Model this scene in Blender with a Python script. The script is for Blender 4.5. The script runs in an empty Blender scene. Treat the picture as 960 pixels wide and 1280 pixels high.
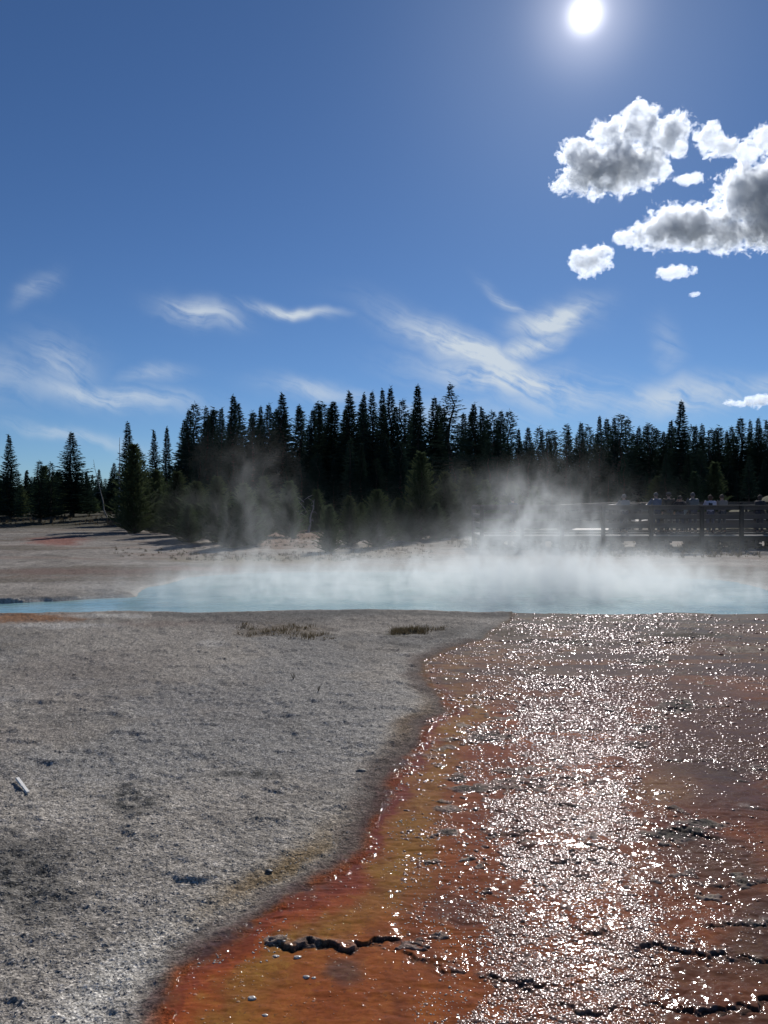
import bpy, bmesh, math, random
import numpy as np
from mathutils import Vector, Matrix
R = math.radians
SC = bpy.context.scene
COL = SC.collection
rng = np.random.default_rng(7)
random.seed(7)

# ------------------------------------------------------------------ view geometry
F = 960.0; CAMH = 2.0; PIT = math.atan(15/960)
def ray(px, py):
    u = (px-480)/F; v = (640-py)/F
    return Vector((u, math.cos(PIT)+v*math.sin(PIT), v*math.cos(PIT)-math.sin(PIT)))
def at(px, py, z=0.0):            # a point on the level z seen at photo pixel
    r = ray(px, py); t = (z-CAMH)/r.z
    return Vector((r.x*t, r.y*t, z))
def at_d(px, d, z=0.0):
    return Vector(((px-480)/F*d, d, z))
def topz(py, d):                  # height of something whose top is seen at py at distance d
    r = ray(480, py); return CAMH + r.z/r.y*d
SUN_DIR = ray(732, 18).normalized()
SUN_EL = math.asin(SUN_DIR.z); SUN_AZ = math.atan2(SUN_DIR.x, SUN_DIR.y)

# ------------------------------------------------------------------ helpers
def link(o, parent=None):
    COL.objects.link(o)
    if parent is not None: o.parent = parent
    return o
def tag(o, label=None, cat=None, group=None, kind=None):
    if label: o['label'] = label
    if cat: o['category'] = cat
    if group: o['group'] = group
    if kind: o['kind'] = kind
    return o
def empty(name, loc=(0,0,0), rz=0):
    o = bpy.data.objects.new(name, None); o.location = loc; o.rotation_euler.z = rz
    o.empty_display_size = .2
    return link(o)
def mesh_np(name, V, Fc, mat=None, smooth=False):
    me = bpy.data.meshes.new(name)
    V = np.asarray(V, np.float32); Fc = np.asarray(Fc, np.int32)
    n = Fc.shape[1]
    me.vertices.add(len(V)); me.vertices.foreach_set('co', V.ravel())
    me.loops.add(Fc.size); me.loops.foreach_set('vertex_index', Fc.ravel())
    me.polygons.add(len(Fc))
    me.polygons.foreach_set('loop_start', np.arange(0, Fc.size, n, dtype=np.int32))
    me.polygons.foreach_set('loop_total', np.full(len(Fc), n, np.int32))
    if smooth: me.polygons.foreach_set('use_smooth', np.ones(len(Fc), bool))
    me.update(calc_edges=True); me.validate()
    if mat: me.materials.append(mat)
    return me
class MB:
    def __init__(s): s.v = []; s.f = []
    def box(s, c, size, rz=0, jit=0, M=None):
        x, y, z = [k/2 for k in size]; b = len(s.v)
        cs, sn = math.cos(rz), math.sin(rz)
        for i in (-1, 1):
            for j in (-1, 1):
                for k in (-1, 1):
                    p = [i*x+random.uniform(-jit, jit), j*y+random.uniform(-jit, jit), k*z+random.uniform(-jit, jit)]
                    if M is not None:
                        q = M @ Vector(p); s.v.append((q.x+c[0], q.y+c[1], q.z+c[2]))
                    else: s.v.append((c[0]+p[0]*cs-p[1]*sn, c[1]+p[0]*sn+p[1]*cs, c[2]+p[2]))
        for q in ((0,1,3,2),(4,6,7,5),(0,4,5,1),(2,3,7,6),(0,2,6,4),(1,5,7,3)): s.f.append(tuple(b+i for i in q))
        return s
    def bar(s, a, b_, w, h, jit=0):
        a = Vector(a); b_ = Vector(b_); d = b_-a; L = d.length; d.normalize()
        up = Vector((0,0,1)) if abs(d.z) < .95 else Vector((0,1,0))
        sx = d.cross(up).normalized(); u = sx.cross(d).normalized()
        M = Matrix((d, sx, u)).transposed()
        return s.box((a+b_)/2, (L, w, h), M=M, jit=jit)
    def tube(s, pts, rad, n=6):
        prev = None
        for i, (p, r) in enumerate(zip(pts, rad)):
            p = Vector(p)
            d = (Vector(pts[min(i+1, len(pts)-1)])-Vector(pts[max(i-1, 0)])).normalized()
            up = Vector((0,1,0)) if abs(d.z) > .7 else Vector((0,0,1))
            a = d.cross(up).normalized(); b = d.cross(a).normalized()
            base = len(s.v)
            for k in range(n):
                t = 2*math.pi*k/n; q = p + a*math.cos(t)*r + b*math.sin(t)*r
                s.v.append((q.x, q.y, q.z))
            if prev is not None:
                for k in range(n): s.f.append((prev+k, prev+(k+1)%n, base+(k+1)%n, base+k))
            prev = base
        return s
    def build(s, name, mat, parent=None, smooth=False, bevel=0):
        me = bpy.data.meshes.new(name); me.from_pydata(s.v, [], s.f); me.materials.append(mat)
        if smooth:
            for p in me.polygons: p.use_smooth = True
        o = link(bpy.data.objects.new(name, me), parent)
        if bevel:
            m = o.modifiers.new('bevel', 'BEVEL'); m.width = bevel; m.segments = 1
        return o

# ------------------------------------------------------------------ noise
def _h(ix, iy, seed):
    n = ix*np.uint32(374761393) + iy*np.uint32(668265263) + np.uint32((seed*1442695041) & 0xffffffff)
    n = (n ^ (n >> np.uint32(13)))*np.uint32(1274126177)
    n = n ^ (n >> np.uint32(16))
    return (n & np.uint32(0xffffff)).astype(np.float32)*np.float32(1/float(0xffffff))
def vnoise(x, y, seed=0):
    ix = np.floor(x); iy = np.floor(y); fx = (x-ix).astype(np.float32); fy = (y-iy).astype(np.float32)
    ix = ix.astype(np.int32).astype(np.uint32); iy = iy.astype(np.int32).astype(np.uint32)
    fx = fx*fx*fx*(fx*(fx*6-15)+10); fy = fy*fy*fy*(fy*(fy*6-15)+10)
    a = _h(ix, iy, seed); b = _h(ix+np.uint32(1), iy, seed); c = _h(ix, iy+np.uint32(1), seed); d = _h(ix+np.uint32(1), iy+np.uint32(1), seed)
    return (a+(b-a)*fx) + ((c+(d-c)*fx)-(a+(b-a)*fx))*fy
def fbm(x, y, sc, octv=4, seed=0, gain=.5):
    s = 0; a = 1; t = 0
    cs, sn = math.cos(.6), math.sin(.6)
    x = x*sc; y = y*sc
    for i in range(octv):
        s = s + a*(vnoise(x+seed*17.3, y-seed*9.1, seed+i)-.5); t += a
        a *= gain; x, y = (x*cs-y*sn)*2.03, (x*sn+y*cs)*2.03
    return s/t*2      # about -1..1
def ss(a, b, x):
    t = np.clip((x-a)/(b-a), 0, 1); return t*t*(3-2*t)

def pline(pts, z=0): return np.array([[*at(p[0], p[1], z)[:2]] for p in pts])
def seg_dist(x, y, P):
    """distance to a polyline and the side on which the point lies (positive: left of its direction)"""
    best = np.full(x.shape, 1e9); side = np.zeros(x.shape)
    for a, b in zip(P[:-1], P[1:]):
        d = b-a; L2 = (d**2).sum()
        t = np.clip(((x-a[0])*d[0]+(y-a[1])*d[1])/L2, 0, 1)
        dx = x-a[0]-t*d[0]; dy = y-a[1]-t*d[1]; q = np.sqrt(dx*dx+dy*dy)
        m = q < best; best = np.where(m, q, best)
        side = np.where(m, np.sign(d[0]*(y-a[1])-d[1]*(x-a[0])), side)
    return best, side
def inside(x, y, P):
    c = np.zeros(x.shape, bool); n = len(P)
    for i in range(n):
        x1, y1 = P[i]; x2, y2 = P[(i+1) % n]
        if y1 == y2: continue
        c ^= ((y1 > y) != (y2 > y)) & (x < (x2-x1)*(y-y1)/(y2-y1)+x1)
    return c

# ------------------------------------------------------------------ plan of the ground
EDGE = [(640,766),(632,776),(606,790),(600,800),(560,810),(528,826),(520,845),(545,872),(548,892),(520,903),
        (508,925),(490,955),(468,990),(452,1030),(440,1062),(405,1092),(330,1132),(262,1170),(218,1200),(186,1238),(168,1282),(120,1420),(60,1700)]
EDGE_W = pline(EDGE)
CH_POLY = np.vstack([EDGE_W, [[30, EDGE_W[-1][1]]], [[30, 13.3]], [[8, 13.6]]])
POOL = [(-120,768),(0,767),(100,766),(180,765),(300,763.5),(480,763.5),(600,764.5),(760,765),(880,767),(948,765.5),
        (985,757),(982,744),(955,731),(905,722),(800,716),(600,712),(420,712),(300,714),(235,719),(190,729),(155,742),(60,748),(0,750),(-120,753)]
POOL_W = pline(POOL)
WATER_Z = -0.07
LEDGES = [  # lines seen in the mat, photo px; height of the step, run
  ([(322,1180),(338,1170),(352,1176),(372,1186),(398,1177),(428,1186),(452,1178),(480,1171),(503,1179)], .042, .30),
  ([(503,1192),(525,1198),(548,1206),(584,1211)], .036, .25),
  ([(590,1216),(618,1222),(650,1231),(690,1228)], .022, .2),
  ([(757,1200),(785,1194),(812,1186),(845,1188),(868,1196),(890,1200),(925,1197),(990,1200)], .03, .3),
  ([(800,1246),(830,1253),(872,1259),(905,1268),(932,1264),(958,1250),(1010,1252)], .034, .3),
  ([(872,1160),(900,1156),(935,1158),(1000,1152)], .02, .2),
  ([(640,994),(668,1000),(695,1008),(728,1010)], .03, .25),
  ([(690,968),(722,973),(752,968),(782,969)], .026, .25),
  ([(716,1160),(738,1166),(762,1166)], .02, .15),
  ([(790,1020),(815,1030),(850,1040),(880,1046),(905,1050)], .035, .3),
  ([(640,842),(690,848),(735,850),(800,846)], .03, .4),
  ([(570,866),(600,872),(650,868),(700,874),(760,872)], .03, .4),
  ([(770,880),(830,886),(900,884),(990,889)], .025, .4),
  ([(820,948),(870,953),(930,950),(1000,955)], .025, .3),
  ([(600,1040),(640,1046),(670,1040)], .02, .2),
  ([(560,1118),(600,1124),(640,1120),(668,1128)], .02, .2),
  ([(905,1010),(940,1008),(990,1014)], .022, .2),
  ([(840,1105),(880,1110),(940,1104),(1000,1110)], .018, .2),
  ([(500,940),(540,944),(580,941)], .018, .2),
  ([(700,1255),(735,1262),(770,1258)], .022, .2),
  ([(660,910),(700,915),(760,912)], .022, .25),
  ([(700,800),(760,806),(850,803),(960,808)], .05, .5),
  ([(640,784),(700,787),(800,784),(900,788)], .05, .6),
]
CRUST = [ # dark, dry crusts standing out of the water: px, py, rx, ry (px)
  (612,921,30,6),(808,828,28,4),(845,881,26,9),(808,908,20,6),(795,930,18,5),(845,1042,46,13),(870,1030,40,7),(575,972,22,4),
  (590,985,30,5),(560,1040,16,5),(690,802,60,4),(860,795,70,5),(760,776,60,3),(640,792,30,4),(345,1176,16,6),(385,1180,20,6),(560,1010,18,5),
  (930,812,40,5),(700,856,26,4),(655,1228,18,7)]
def ell(PX, PY, c, warp=0):
    return ((PX-c[0])/c[2])**2 + ((PY-c[1])/c[3])**2
def project(x, y):
    yy = np.maximum(y, .15)
    PX = 480+F*x/(yy*math.cos(PIT)+CAMH*math.sin(PIT))
    PY = 640+F*(CAMH*math.cos(PIT)-yy*math.sin(PIT))/(yy*math.cos(PIT)+CAMH*math.sin(PIT))
    return PX, PY

def ground_fields(x, y, full=True):
    PX, PY = project(x, y)
    ok = y > .3
    wx = fbm(x, y, 1.3, 3, 3)*.09 + fbm(x, y, 7, 3, 5)*.022; wy = fbm(x, y, 1.3, 3, 4)*.09 + fbm(x, y, 7, 3, 6)*.022
    gx, gy = x+wx, y+wy
    d, _ = seg_dist(gx, gy, EDGE_W)
    sd = np.where(inside(gx, gy, CH_POLY), d, -d)
    pwx = wx*1.5+.35*fbm(x, y, .45, 2, 95); pwy = wy*1.5+.22*fbm(x, y, .6, 3, 96)
    pd, _ = seg_dist(x+pwx, y+pwy, np.vstack([POOL_W, POOL_W[:1]]))
    spool = np.where(inside(x+pwx, y+pwy, POOL_W), pd, -pd)      # >0 in the pool
    r = np.sqrt(x*x+y*y)
    ch = ss(-.03, .1, sd); chh = ss(-.16, .22, sd)
    H = fbm(x, y, .35, 3, 11)*.035*ss(1, 5, r)
    H = H + ss(24, 60, r)*(fbm(x, y, .06, 4, 12)*.35) + ss(22, 30, r)*fbm(x, y, .5, 3, 13)*.05
    H = H*(1-.75*chh)
    near = 1-ss(9, 22, r)
    dry = (1-chh)
    gr = fbm(x, y, 12, 4, 21)
    H = H + dry*(.012*gr + .010*np.abs(fbm(x, y, 30, 3, 22))*near)
    H = H + dry*.018*ss(.05, .5, fbm(x, y, 4, 4, 23))
    H = H + dry*.022*fbm(x, y, 9, 4, 24)*np.exp(-(((PX-28)/75)**2+((PY-1095)/65)**2))*ok
    H = H + dry*.016*fbm(x, y, 10, 4, 25)*np.exp(-(((PX-170)/60)**2+((PY-1000)/26)**2))*ok
    H = H + .03*dry*ss(.3, -.02, -sd)*0
    # shallow rise of the dry crust over the channel
    H = H + .012*(1-ss(-.6, .05, sd))
    # mat relief
    H = H + ch*(.010*fbm(x, y, 2.2, 3, 31) + .003*fbm(x, y*2.2, 14, 3, 32))
    f = fbm(x*.6+wx*2, y*1.6, 1.6, 4, 33)*5
    fr = f-np.floor(f)
    H = H + ch*.0035*(ss(.0, .12, fr)-fr)*ss(-.1, .3, fbm(x, y, 1.1, 3, 34))
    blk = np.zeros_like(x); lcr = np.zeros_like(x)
    for pts, h, run in LEDGES:
        P = pline(pts)
        x0, x1 = P[:,0].min()-.5, P[:,0].max()+.5; y0, y1 = P[:,1].min()-.4, P[:,1].max()+1.0
        m = (x > x0) & (x < x1) & (y > y0) & (y < y1)
        if not m.any(): continue
        k = 1+P[:,1].mean()*.12
        dd, sgn = seg_dist(x[m]+wx[m]*.5*k+fbm(x[m], y[m], 22, 4, 8)*.024*k, y[m]+wy[m]*.5*k+fbm(x[m], y[m], 20, 5, 9)*.040*k, P)
        s = dd*sgn                     # + = far side
        tx = (x[m]-P[:,0].min())/(P[:,0].max()-P[:,0].min()+1e-6); endf = ss(-.06, .12, tx)*(1-ss(.9, 1.06, tx))
        up = ss(0, .008*k, s)*np.exp(-np.maximum(s, 0)/run)
        brk = ss(.30, .62, vnoise(x[m]*3.1, y[m]*3.1, 77)+.35*(vnoise(x[m]*17, y[m]*17, 78)-.5))
        H[m] += h*.25*up*(.15+.95*brk)*(dd < 1.5)*endf
        gap = np.exp(-(np.minimum(s+.01, 0)/(.5*h))**2)*(s < .004)
        H[m] -= .12*h*gap*brk*endf
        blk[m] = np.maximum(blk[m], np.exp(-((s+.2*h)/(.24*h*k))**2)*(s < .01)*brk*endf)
        lcr[m] = np.maximum(lcr[m], np.exp(-((s-.015)/(.022*k))**2)*ss(.05, .5, fbm(x[m], y[m], 9, 4, 79)+.25)*endf)
    cr = np.zeros_like(x)
    for c in CRUST:
        m = ok & (np.abs(PX-c[0]) < c[2]*2.2) & (np.abs(PY-c[1]) < c[3]*2.6)
        if not m.any(): continue
        q = np.sqrt(ell(PX[m], PY[m], c)) + fbm(x[m], y[m], 9, 4, 41)*.75
        v = 1-ss(.55, 1.05, q)
        cr[m] = np.maximum(cr[m], v)
    # small scattered crust islands
    isl = fbm(x, y*1.3, 7.5, 4, 43) + .35*fbm(x, y, 1.7, 2, 44)
    zone = np.exp(-(((PX-620)/110)**2+((PY-1050)/130)**2)) + .55*np.exp(-(((PX-600)/90)**2+((PY-920)/60)**2)) + .6*np.exp(-(((PX-760)/200)**2+((PY-800)/40)**2)) + .35*np.exp(-(((PX-850)/90)**2+((PY-1040)/60)**2))+ .3*np.exp(-(((PX-480)/130)**2+((PY-1150)/50)**2))
    v2 = ss(.50, .62, isl+.42*np.clip(zone, 0, 1)-.12)*ss(.15, .4, sd)*(PY < 1230)
    cr = np.maximum(np.maximum(cr, v2*.8), lcr*.45)
    H = H + ch*cr*(.004+.011*np.abs(fbm(x, y, 22, 3, 45)) + .008*fbm(x, y, 50, 2, 46))
    # pool basin
    H = np.where(spool > -.6, H*(1-ss(-.6, -.1, spool)*.7), H)
    lip = .03*np.exp(-((spool+.16)/.12)**2)*(PX < 640)*(y < 16)
    H = H + lip
    H = H - np.where(y > 15.5, ss(-.35, .6, spool)*.22, ss(-.06, .12, spool)*.14) - ss(.5, 1.8, spool)*.7
    # where the runoff leaves the pool it lies just over the water
    outl = ((PX > 640) & (y < 16) & (y > 11) & (spool < .1))
    # knoll at the far right, behind the walk
    H = H + (2.75+.8*fbm(x, y, .5, 3, 88))*np.exp(-(((x-at_d(1010, 62).x)/5.5)**2+((y-62)/5)**2))
    H = H + .5*ss(60, 85, r)
    if not full: return H
    # -------------------------------------------------- colours (albedo, linear)
    def C(a): return np.array(a, np.float32)[None, :]
    def mix(A, B, t): return A*(1-t[:, None]) + B*t[:, None]
    n1 = fbm(x, y, .8, 4, 51); n2 = fbm(x, y, 3.5, 4, 52); n3 = fbm(x, y, 14, 3, 53)
    c = C((.335,.305,.265))*(1+.22*n1+.20*n2+.18*n3)[:, None]
    c = mix(c, C((.235,.20,.18)), np.clip(.5*fbm(x, y, .6, 3, 54)+.1, 0, .45))
    c = mix(c, C((.235,.235,.23)), ss(.05, .5, fbm(x, y, .45, 4, 55)+.25*n2)*.5)
    def spot(cc, col, k, soft=.6, w=.5):
        nonlocal c
        q = np.sqrt(ell(PX, PY, cc)) + n2*w+n3*w*.5
        c = mix(c, C(col), (1-ss(1-soft, 1+soft*.4, q))*k*ok*(1-ch))
    for cc, k in (((270,970,40,5),.35),((30,1090,75,62),.2),((255,1212,30,12),.5),((120,1222,18,8),.5),
                  ((200,1075,30,6),.25),((80,900,60,9),.25),((330,905,60,8),.22),((220,1190,30,14),.3),((585,800,90,22),.45),((470,800,70,12),.2),((340,775,110,7),.3)):
        spot(cc, (.07,.07,.07), k*1.25)
    spot((350,790,60,9), (.16,.12,.075), .6); spot((512,792,32,6), (.09,.08,.05), .8)
    spot((650,404,1,1), (.4,.4,.4), 0)
    spot((28,775,80,8), (.30,.14,.06), .8); spot((200,783,60,5), (.27,.20,.17), .4)
    spot((70,785,75,5), (.52,.49,.45), .8); spot((140,772,60,3.5), (.5,.48,.44), .8); spot((265,806,22,5), (.5,.47,.43), .6)
    c = c*(1-.22*(1-ss(780, 900, PY))*ok*(y < 16))[:, None]
    c = mix(c, C((.05,.052,.05)), (1-ss(.3, 1.15, np.sqrt(ell(PX, PY, (28,1095,62,55)))+n2*.5))*(.35+.5*ss(-.2, .25, n3+n2*.5))*ok*(1-ch))
    c = mix(c, C((.075,.075,.07)), (1-ss(.3, 1.15, np.sqrt(ell(PX, PY, (170,1000,50,22)))+n2*.6))*(.3+.6*ss(-.2, .3, n3))*ok*(1-ch))
    c = mix(c, C((.08,.08,.075)), (1-ss(.3, 1.15, np.sqrt(ell(PX, PY, (315,968,50,9)))+n2*.6))*(.3+.6*ss(-.2, .3, n3))*ok*(1-ch))
    # bands that run along the channel
    dn = sd + n2*.05
    pn = ss(1020, 1240, PY)
    c = mix(c, C((.58,.55,.49)), np.exp(-((dn+.21)/.13)**2)*(.2+.65*pn)*ok)
    c = mix(c, C((.19,.125,.055)), np.exp(-((dn+.17+.05*n3)/.13)**2)*np.exp(-((PY-1085)/65)**2)*.9)
    c = mix(c, C((.24,.165,.09)), np.exp(-((dn+.12)/.12)**2)*np.exp(-((PY-905)/35)**2)*.8)
    fw = .09+.21*(1-ss(980, 1060, PY))
    c = mix(c, C((.10,.07,.06)), ss(0., 1., (dn+n3*.05+n2*.05+fw)/fw)*(.85-.25*ss(1040, 1120, PY))*(PY > 800)*ok)
    wet = ss(-.06, .05, dn+n3*.06)
    # far bank
    fb = ss(15, 22, r)
    far = C((.275,.25,.22))*(1+.40*n2+.2*n1+.25*fbm(x*.35, y*1.5, .8, 4, 57))[:, None]
    c = mix(c, far, fb)
    band = fbm(x*.25, y, .35, 4, 58)
    c = mix(c, C((.13,.11,.085)), ss(.0, .25, band+.3*n2)*.7*fb)
    c = mix(c, C((.27,.20,.16)), ss(.0, .4, fbm(x*.3, y, .8, 4, 59))*.5*fb)
    def spf(cc, col, k, w=.45):
        nonlocal c
        q = np.sqrt(ell(PX, PY, cc)) + n1*w + n2*w*.6
        c = mix(c, C(col), (1-ss(.45, 1.2, q))*k*ok)
    spf((72,679,45,6), (.27,.10,.075), .75); spf((345,668,75,20), (.19,.115,.075), .85); spf((480,690,60,8), (.25,.2,.14), .6); spf((330,700,120,6), (.23,.185,.11), .7)
    spf((130,672,110,5), (.12,.11,.1), .5); spf((90,715,120,4), (.2,.13,.11), .6); spf((250,712,60,4), (.3,.2,.17), .6)
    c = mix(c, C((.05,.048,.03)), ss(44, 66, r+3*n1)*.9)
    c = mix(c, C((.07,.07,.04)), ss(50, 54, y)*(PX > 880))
    # rim of the pool: whitish inner edge, dark wet outer edge on the near side
    c = mix(c, C((.48,.46,.42)), np.exp(-((spool+.02)/.09)**2)*.6)
    c = mix(c, C((.09,.09,.085)), np.exp(-((spool+.5)/.26)**2)*.75*(PX > 190)*(y < 16))
    # the mat
    m1 = fbm(x, y, .9, 4, 61); m2 = fbm(x+wx*3, y*1.4, 2.6, 4, 62); m3 = fbm(x, y, 9, 4, 63); st = fbm(x*3+y*.8, y*.7, 3.0, 4, 64)
    mm = C((.215,.058,.013))*(1+.25*m2+.2*m3+.15*st)[:, None]
    e = sd + .11*m2 + .06*m3 + .05*st + .03*fbm(x, y, 28, 3, 66)
    mm = mix(mm, C((.31,.085,.014)), np.clip(ss(-.25, .35, m1+.5*st+.3*m2)*.75, 0, 1)*ss(1030, 1150, PY)*(1-ss(520, 700, PX)))
    ocre = np.exp(-((e-.36)/.16)**2)
    mm = mix(mm, C((.27,.125,.018)), np.clip(ocre*(.75+.4*m2), 0, 1))
    mm = mix(mm, C((.17,.032,.012)), np.exp(-((e-.15)/.06)**2)*.9)
    mm = mix(mm, C((.33,.07,.012)), np.exp(-((e-.20)/.05)**2)*ss(1060, 1160, PY)*.7)
    mm = mix(mm, C((.085,.045,.038)), (1-ss(.0, .13, e))*.92)
    mm = mix(mm, C((.14,.045,.014)), ss(-.1, .4, m1+.3*m2)*ss(560, 660, PX)*.65)
    mm = mix(mm, C((.078,.040,.020)), ss(-.15, .35, fbm(x, y, .7, 4, 65)+.3*m2+.25)*ss(740, 860, PX)*.8)
    mm = mix(mm, C((.04,.03,.028)), np.exp(-(((PX-900)/90)**2+((PY-990)/40)**2))*.7)
    mm = mix(mm, C((.23,.12,.045)), np.exp(-(((PX-830)/40)**2+((PY-985)/22)**2))*.8)
    mm = mix(mm, C((.19,.095,.032)), (1-ss(820, 910, PY))*.75)
    mm = mix(mm, C((.15,.12,.08)), (1-ss(765, 810, PY))*.7)
    mm = mix(mm, C((.085,.05,.035)), (1-ss(.5, 1.1, np.sqrt(ell(PX, PY, (432,1215,46,34)))+m2*.7+m3*.25))*.75)
    mm = mix(mm, C((.10,.05,.035)), (1-ss(.5, 1.1, np.sqrt(ell(PX, PY, (575,1140,50,22)))+m2*.5))*.5)
    mm = mix(mm, C((.27,.235,.20))*(1+.7*n3)[:, None], np.clip(cr*1.3, 0, 1)*.75)
    big = np.zeros_like(x)
    for cc in CRUST[:12]: big = np.maximum(big, (1-ss(.3, 1.1, np.sqrt(ell(PX, PY, cc))+n3*.5))*ok)
    mm = mix(mm, C((.075,.07,.06)), big*.85)
    mm = mix(mm, C((.02,.017,.015)), np.clip(blk, 0, 1)*.8)  # ledge lines: shade of the step faces painted into the albedo, plus dark wet mineral
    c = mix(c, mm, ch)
    wet = np.maximum(wet*.45, ss(.0, .12, sd+n3*.10+n2*.05-.04))*(1-.75*np.clip(cr, 0, 1)*.9)*(1-.5*blk)
    # thin films of water on the far bank that catch the sun
    for cc in ((575,686,30,1.6),(507,707,12,4),(520,712,30,1.3),(560,688,8,2)):
        wet = np.maximum(wet, (1-ss(.6, 1.1, np.sqrt(ell(PX, PY, cc))+n2*.6))*ok)
    # where the knobby silver crust stands out of the film (share of knobs present)
    Yk = np.array([765,780,800,830,870,900,950,1000,1050,1100,1130,1160,1200,1240,1290,1400])
    Xl = np.array([640,620,615,635,668,655,640,628,640,655,660,632,618,635,560,520])
    Xr = np.array([900,900,880,850,802,800,790,792,780,786,786,795,805,800,802,800])
    xl = np.interp(PY, Yk, Xl); xr = np.interp(PY, Yk, Xr)
    inn = np.minimum(PX-xl, xr-PX)/40.
    hole = fbm(x, y*.8, 2.4, 4, 73); hole2 = fbm(x, y*1.2, 6., 4, 74)
    hole3 = fbm(x*.55, y*1.1, 3.2, 4, 78)
    core = ss(-.12, .12, np.minimum(inn, 1.)*.45 + .75*hole + .45*hole2 + .16)*ss(-.9, -.2, inn)
    core = core*(1-.75*ss(.12, .32, hole3+.4*hole2))*(1-.45*ss(1110, 1230, PY)*ss(-.1, .2, hole2))
    top = (1-ss(800, 860, PY))*(PX > 600)
    sp_ = fbm(x*.9, y*.9, 2.1, 4, 75); sp2 = fbm(x, y, 8., 4, 76)
    rip = 1.0*core
    rip = np.maximum(rip, .6*top*ss(-.1, .15, hole+.7*sp2))
    strk = ss(.02, .16, fbm(x*.35, y*1.6, 2.0, 4, 83))*(1-ss(830, 900, PY))
    rip = rip*(1-.92*strk)
    c = mix(c, C((.07,.055,.04)), strk*.6*ch)
    zone = lambda cx_, cy_, rx, ry: np.exp(-(((PX-cx_)/rx)**2+((PY-cy_)/ry)**2))
    dens = .05 + .55*zone(830,1190,70,60) + .35*zone(900,960,110,50) + .35*zone(590,900,70,70) + .30*zone(560,1000,60,60) + .45*zone(640,1180,60,60) + .25*zone(700,960,220,240) + .5*zone(880,860,120,40) + .25*zone(600,1100,60,60)
    rip = np.maximum(rip, dens*ss(-.25, .25, sp_+.7*sp2))
    rip = np.maximum(rip, .015+.04*ss(0, .3, sp2))
    rip = np.maximum(rip, (.55*np.exp(-((e-.07)/.07)**2)*(PY < 1090)+.2*np.exp(-((e-.33)/.08)**2))*ss(-.3, .2, sp2+.5*sp_))
    rip = rip*(1-.6*np.clip(blk, 0, 1))*ss(.0, .05, sd)*(1-.4*ss(800, 860, PX))*(1-.25*ss(620, 560, PX))
    c = np.clip(c, .01, .8)
    return H, c.astype(np.float32), sd, spool, wet.astype(np.float32), rip.astype(np.float32), PX, PY

def gz(x, y):
    return float(ground_fields(np.array([float(x)]), np.array([float(y)]), full=False)[0])

# ------------------------------------------------------------------ node helper
class NT:
    def __init__(s, tree): s.t = tree; s.n = tree.nodes; s.l = tree.links
    def add(s, kind, ins=None, out=0, **kw):
        nd = s.n.new(kind)
        for k, v in kw.items(): setattr(nd, k, v)
        if ins:
            for k, v in ins.items():
                sock = nd.inputs[k]
                if isinstance(v, bpy.types.NodeSocket): s.l.new(v, sock)
                else: sock.default_value = v
        return nd.outputs[out] if out is not None else nd
    def m(s, op, a, b=0, c=None, clamp=False):
        d = {0: a, 1: b}
        if c is not None: d[2] = c
        nd = s.add('ShaderNodeMath', d, None, operation=op); nd.use_clamp = clamp
        return nd.outputs[0]
    def vm(s, op, a, b=None, out=0):
        d = {0: a}
        if b is not None: d[1] = b
        return s.add('ShaderNodeVectorMath', d, out, operation=op)
    def sm(s, x, a, b):
        return s.add('ShaderNodeMapRange', {0: x, 1: a, 2: b, 3: 0., 4: 1.}, 0, interpolation_type='SMOOTHSTEP')
    def mixc(s, f, a, b, mode='MIX'):
        nd = s.n.new('ShaderNodeMix'); nd.data_type = 'RGBA'; nd.blend_type = mode
        for i, v in ((0, f), (6, a), (7, b)):
            if isinstance(v, bpy.types.NodeSocket): s.l.new(v, nd.inputs[i])
            else: nd.inputs[i].default_value = v if i == 0 else (*v, 1)
        return nd.outputs[2]
    def noise(s, vec, scale, detail=3, rough=.5, dist=0, out=0):
        d = {'Scale': scale, 'Detail': detail, 'Roughness': rough, 'Distortion': dist}
        if vec is not None: d['Vector'] = vec
        return s.add('ShaderNodeTexNoise', d, out)
def material(name):
    m = bpy.data.materials.new(name); m.use_nodes = True; m.node_tree.nodes.clear()
    return m, NT(m.node_tree)
def finish(nt, surf=None, vol=None):
    o = nt.n.new('ShaderNodeOutputMaterial')
    if surf is not None: nt.l.new(surf, o.inputs['Surface'])
    if vol is not None: nt.l.new(vol, o.inputs['Volume'])

def simple_mat(name, col, rough=.7, var=.25, scale=8, bump=.0, bscale=40, objvar=0, trans=0, stretch=None, spec=.4):
    m, n = material(name)
    tc = n.add('ShaderNodeTexCoord', None, 'Object')
    vec = tc
    if stretch: vec = n.vm('MULTIPLY', tc, stretch)
    f = n.noise(vec, scale, 4, .6)
    c = n.mixc(f, tuple(k*(1-var) for k in col), tuple(min(1, k*(1+var)) for k in col))
    if objvar:
        rnd = n.add('ShaderNodeObjectInfo', None, 'Random')
        k = n.add('ShaderNodeMapRange', {0: rnd, 1: 0., 2: 1., 3: 1-objvar, 4: 1+objvar})
        c = n.add('ShaderNodeHueSaturation', {'Hue': n.add('ShaderNodeMapRange', {0: rnd, 1: 0., 2: 1., 3: .485, 4: .515}), 'Value': k, 'Color': c})
    d = {'Base Color': c, 'Roughness': rough, 'Specular IOR Level': spec}
    if bump:
        d['Normal'] = n.add('ShaderNodeBump', {'Height': n.noise(vec, bscale, 3), 'Strength': 1., 'Distance': bump})
    s = n.add('ShaderNodeBsdfPrincipled', d)
    if trans:
        t = n.add('ShaderNodeBsdfTranslucent', {'Color': c})
        s = n.add('ShaderNodeMixShader', {0: trans, 1: s, 2: t})
    finish(n, s)
    return m

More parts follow.
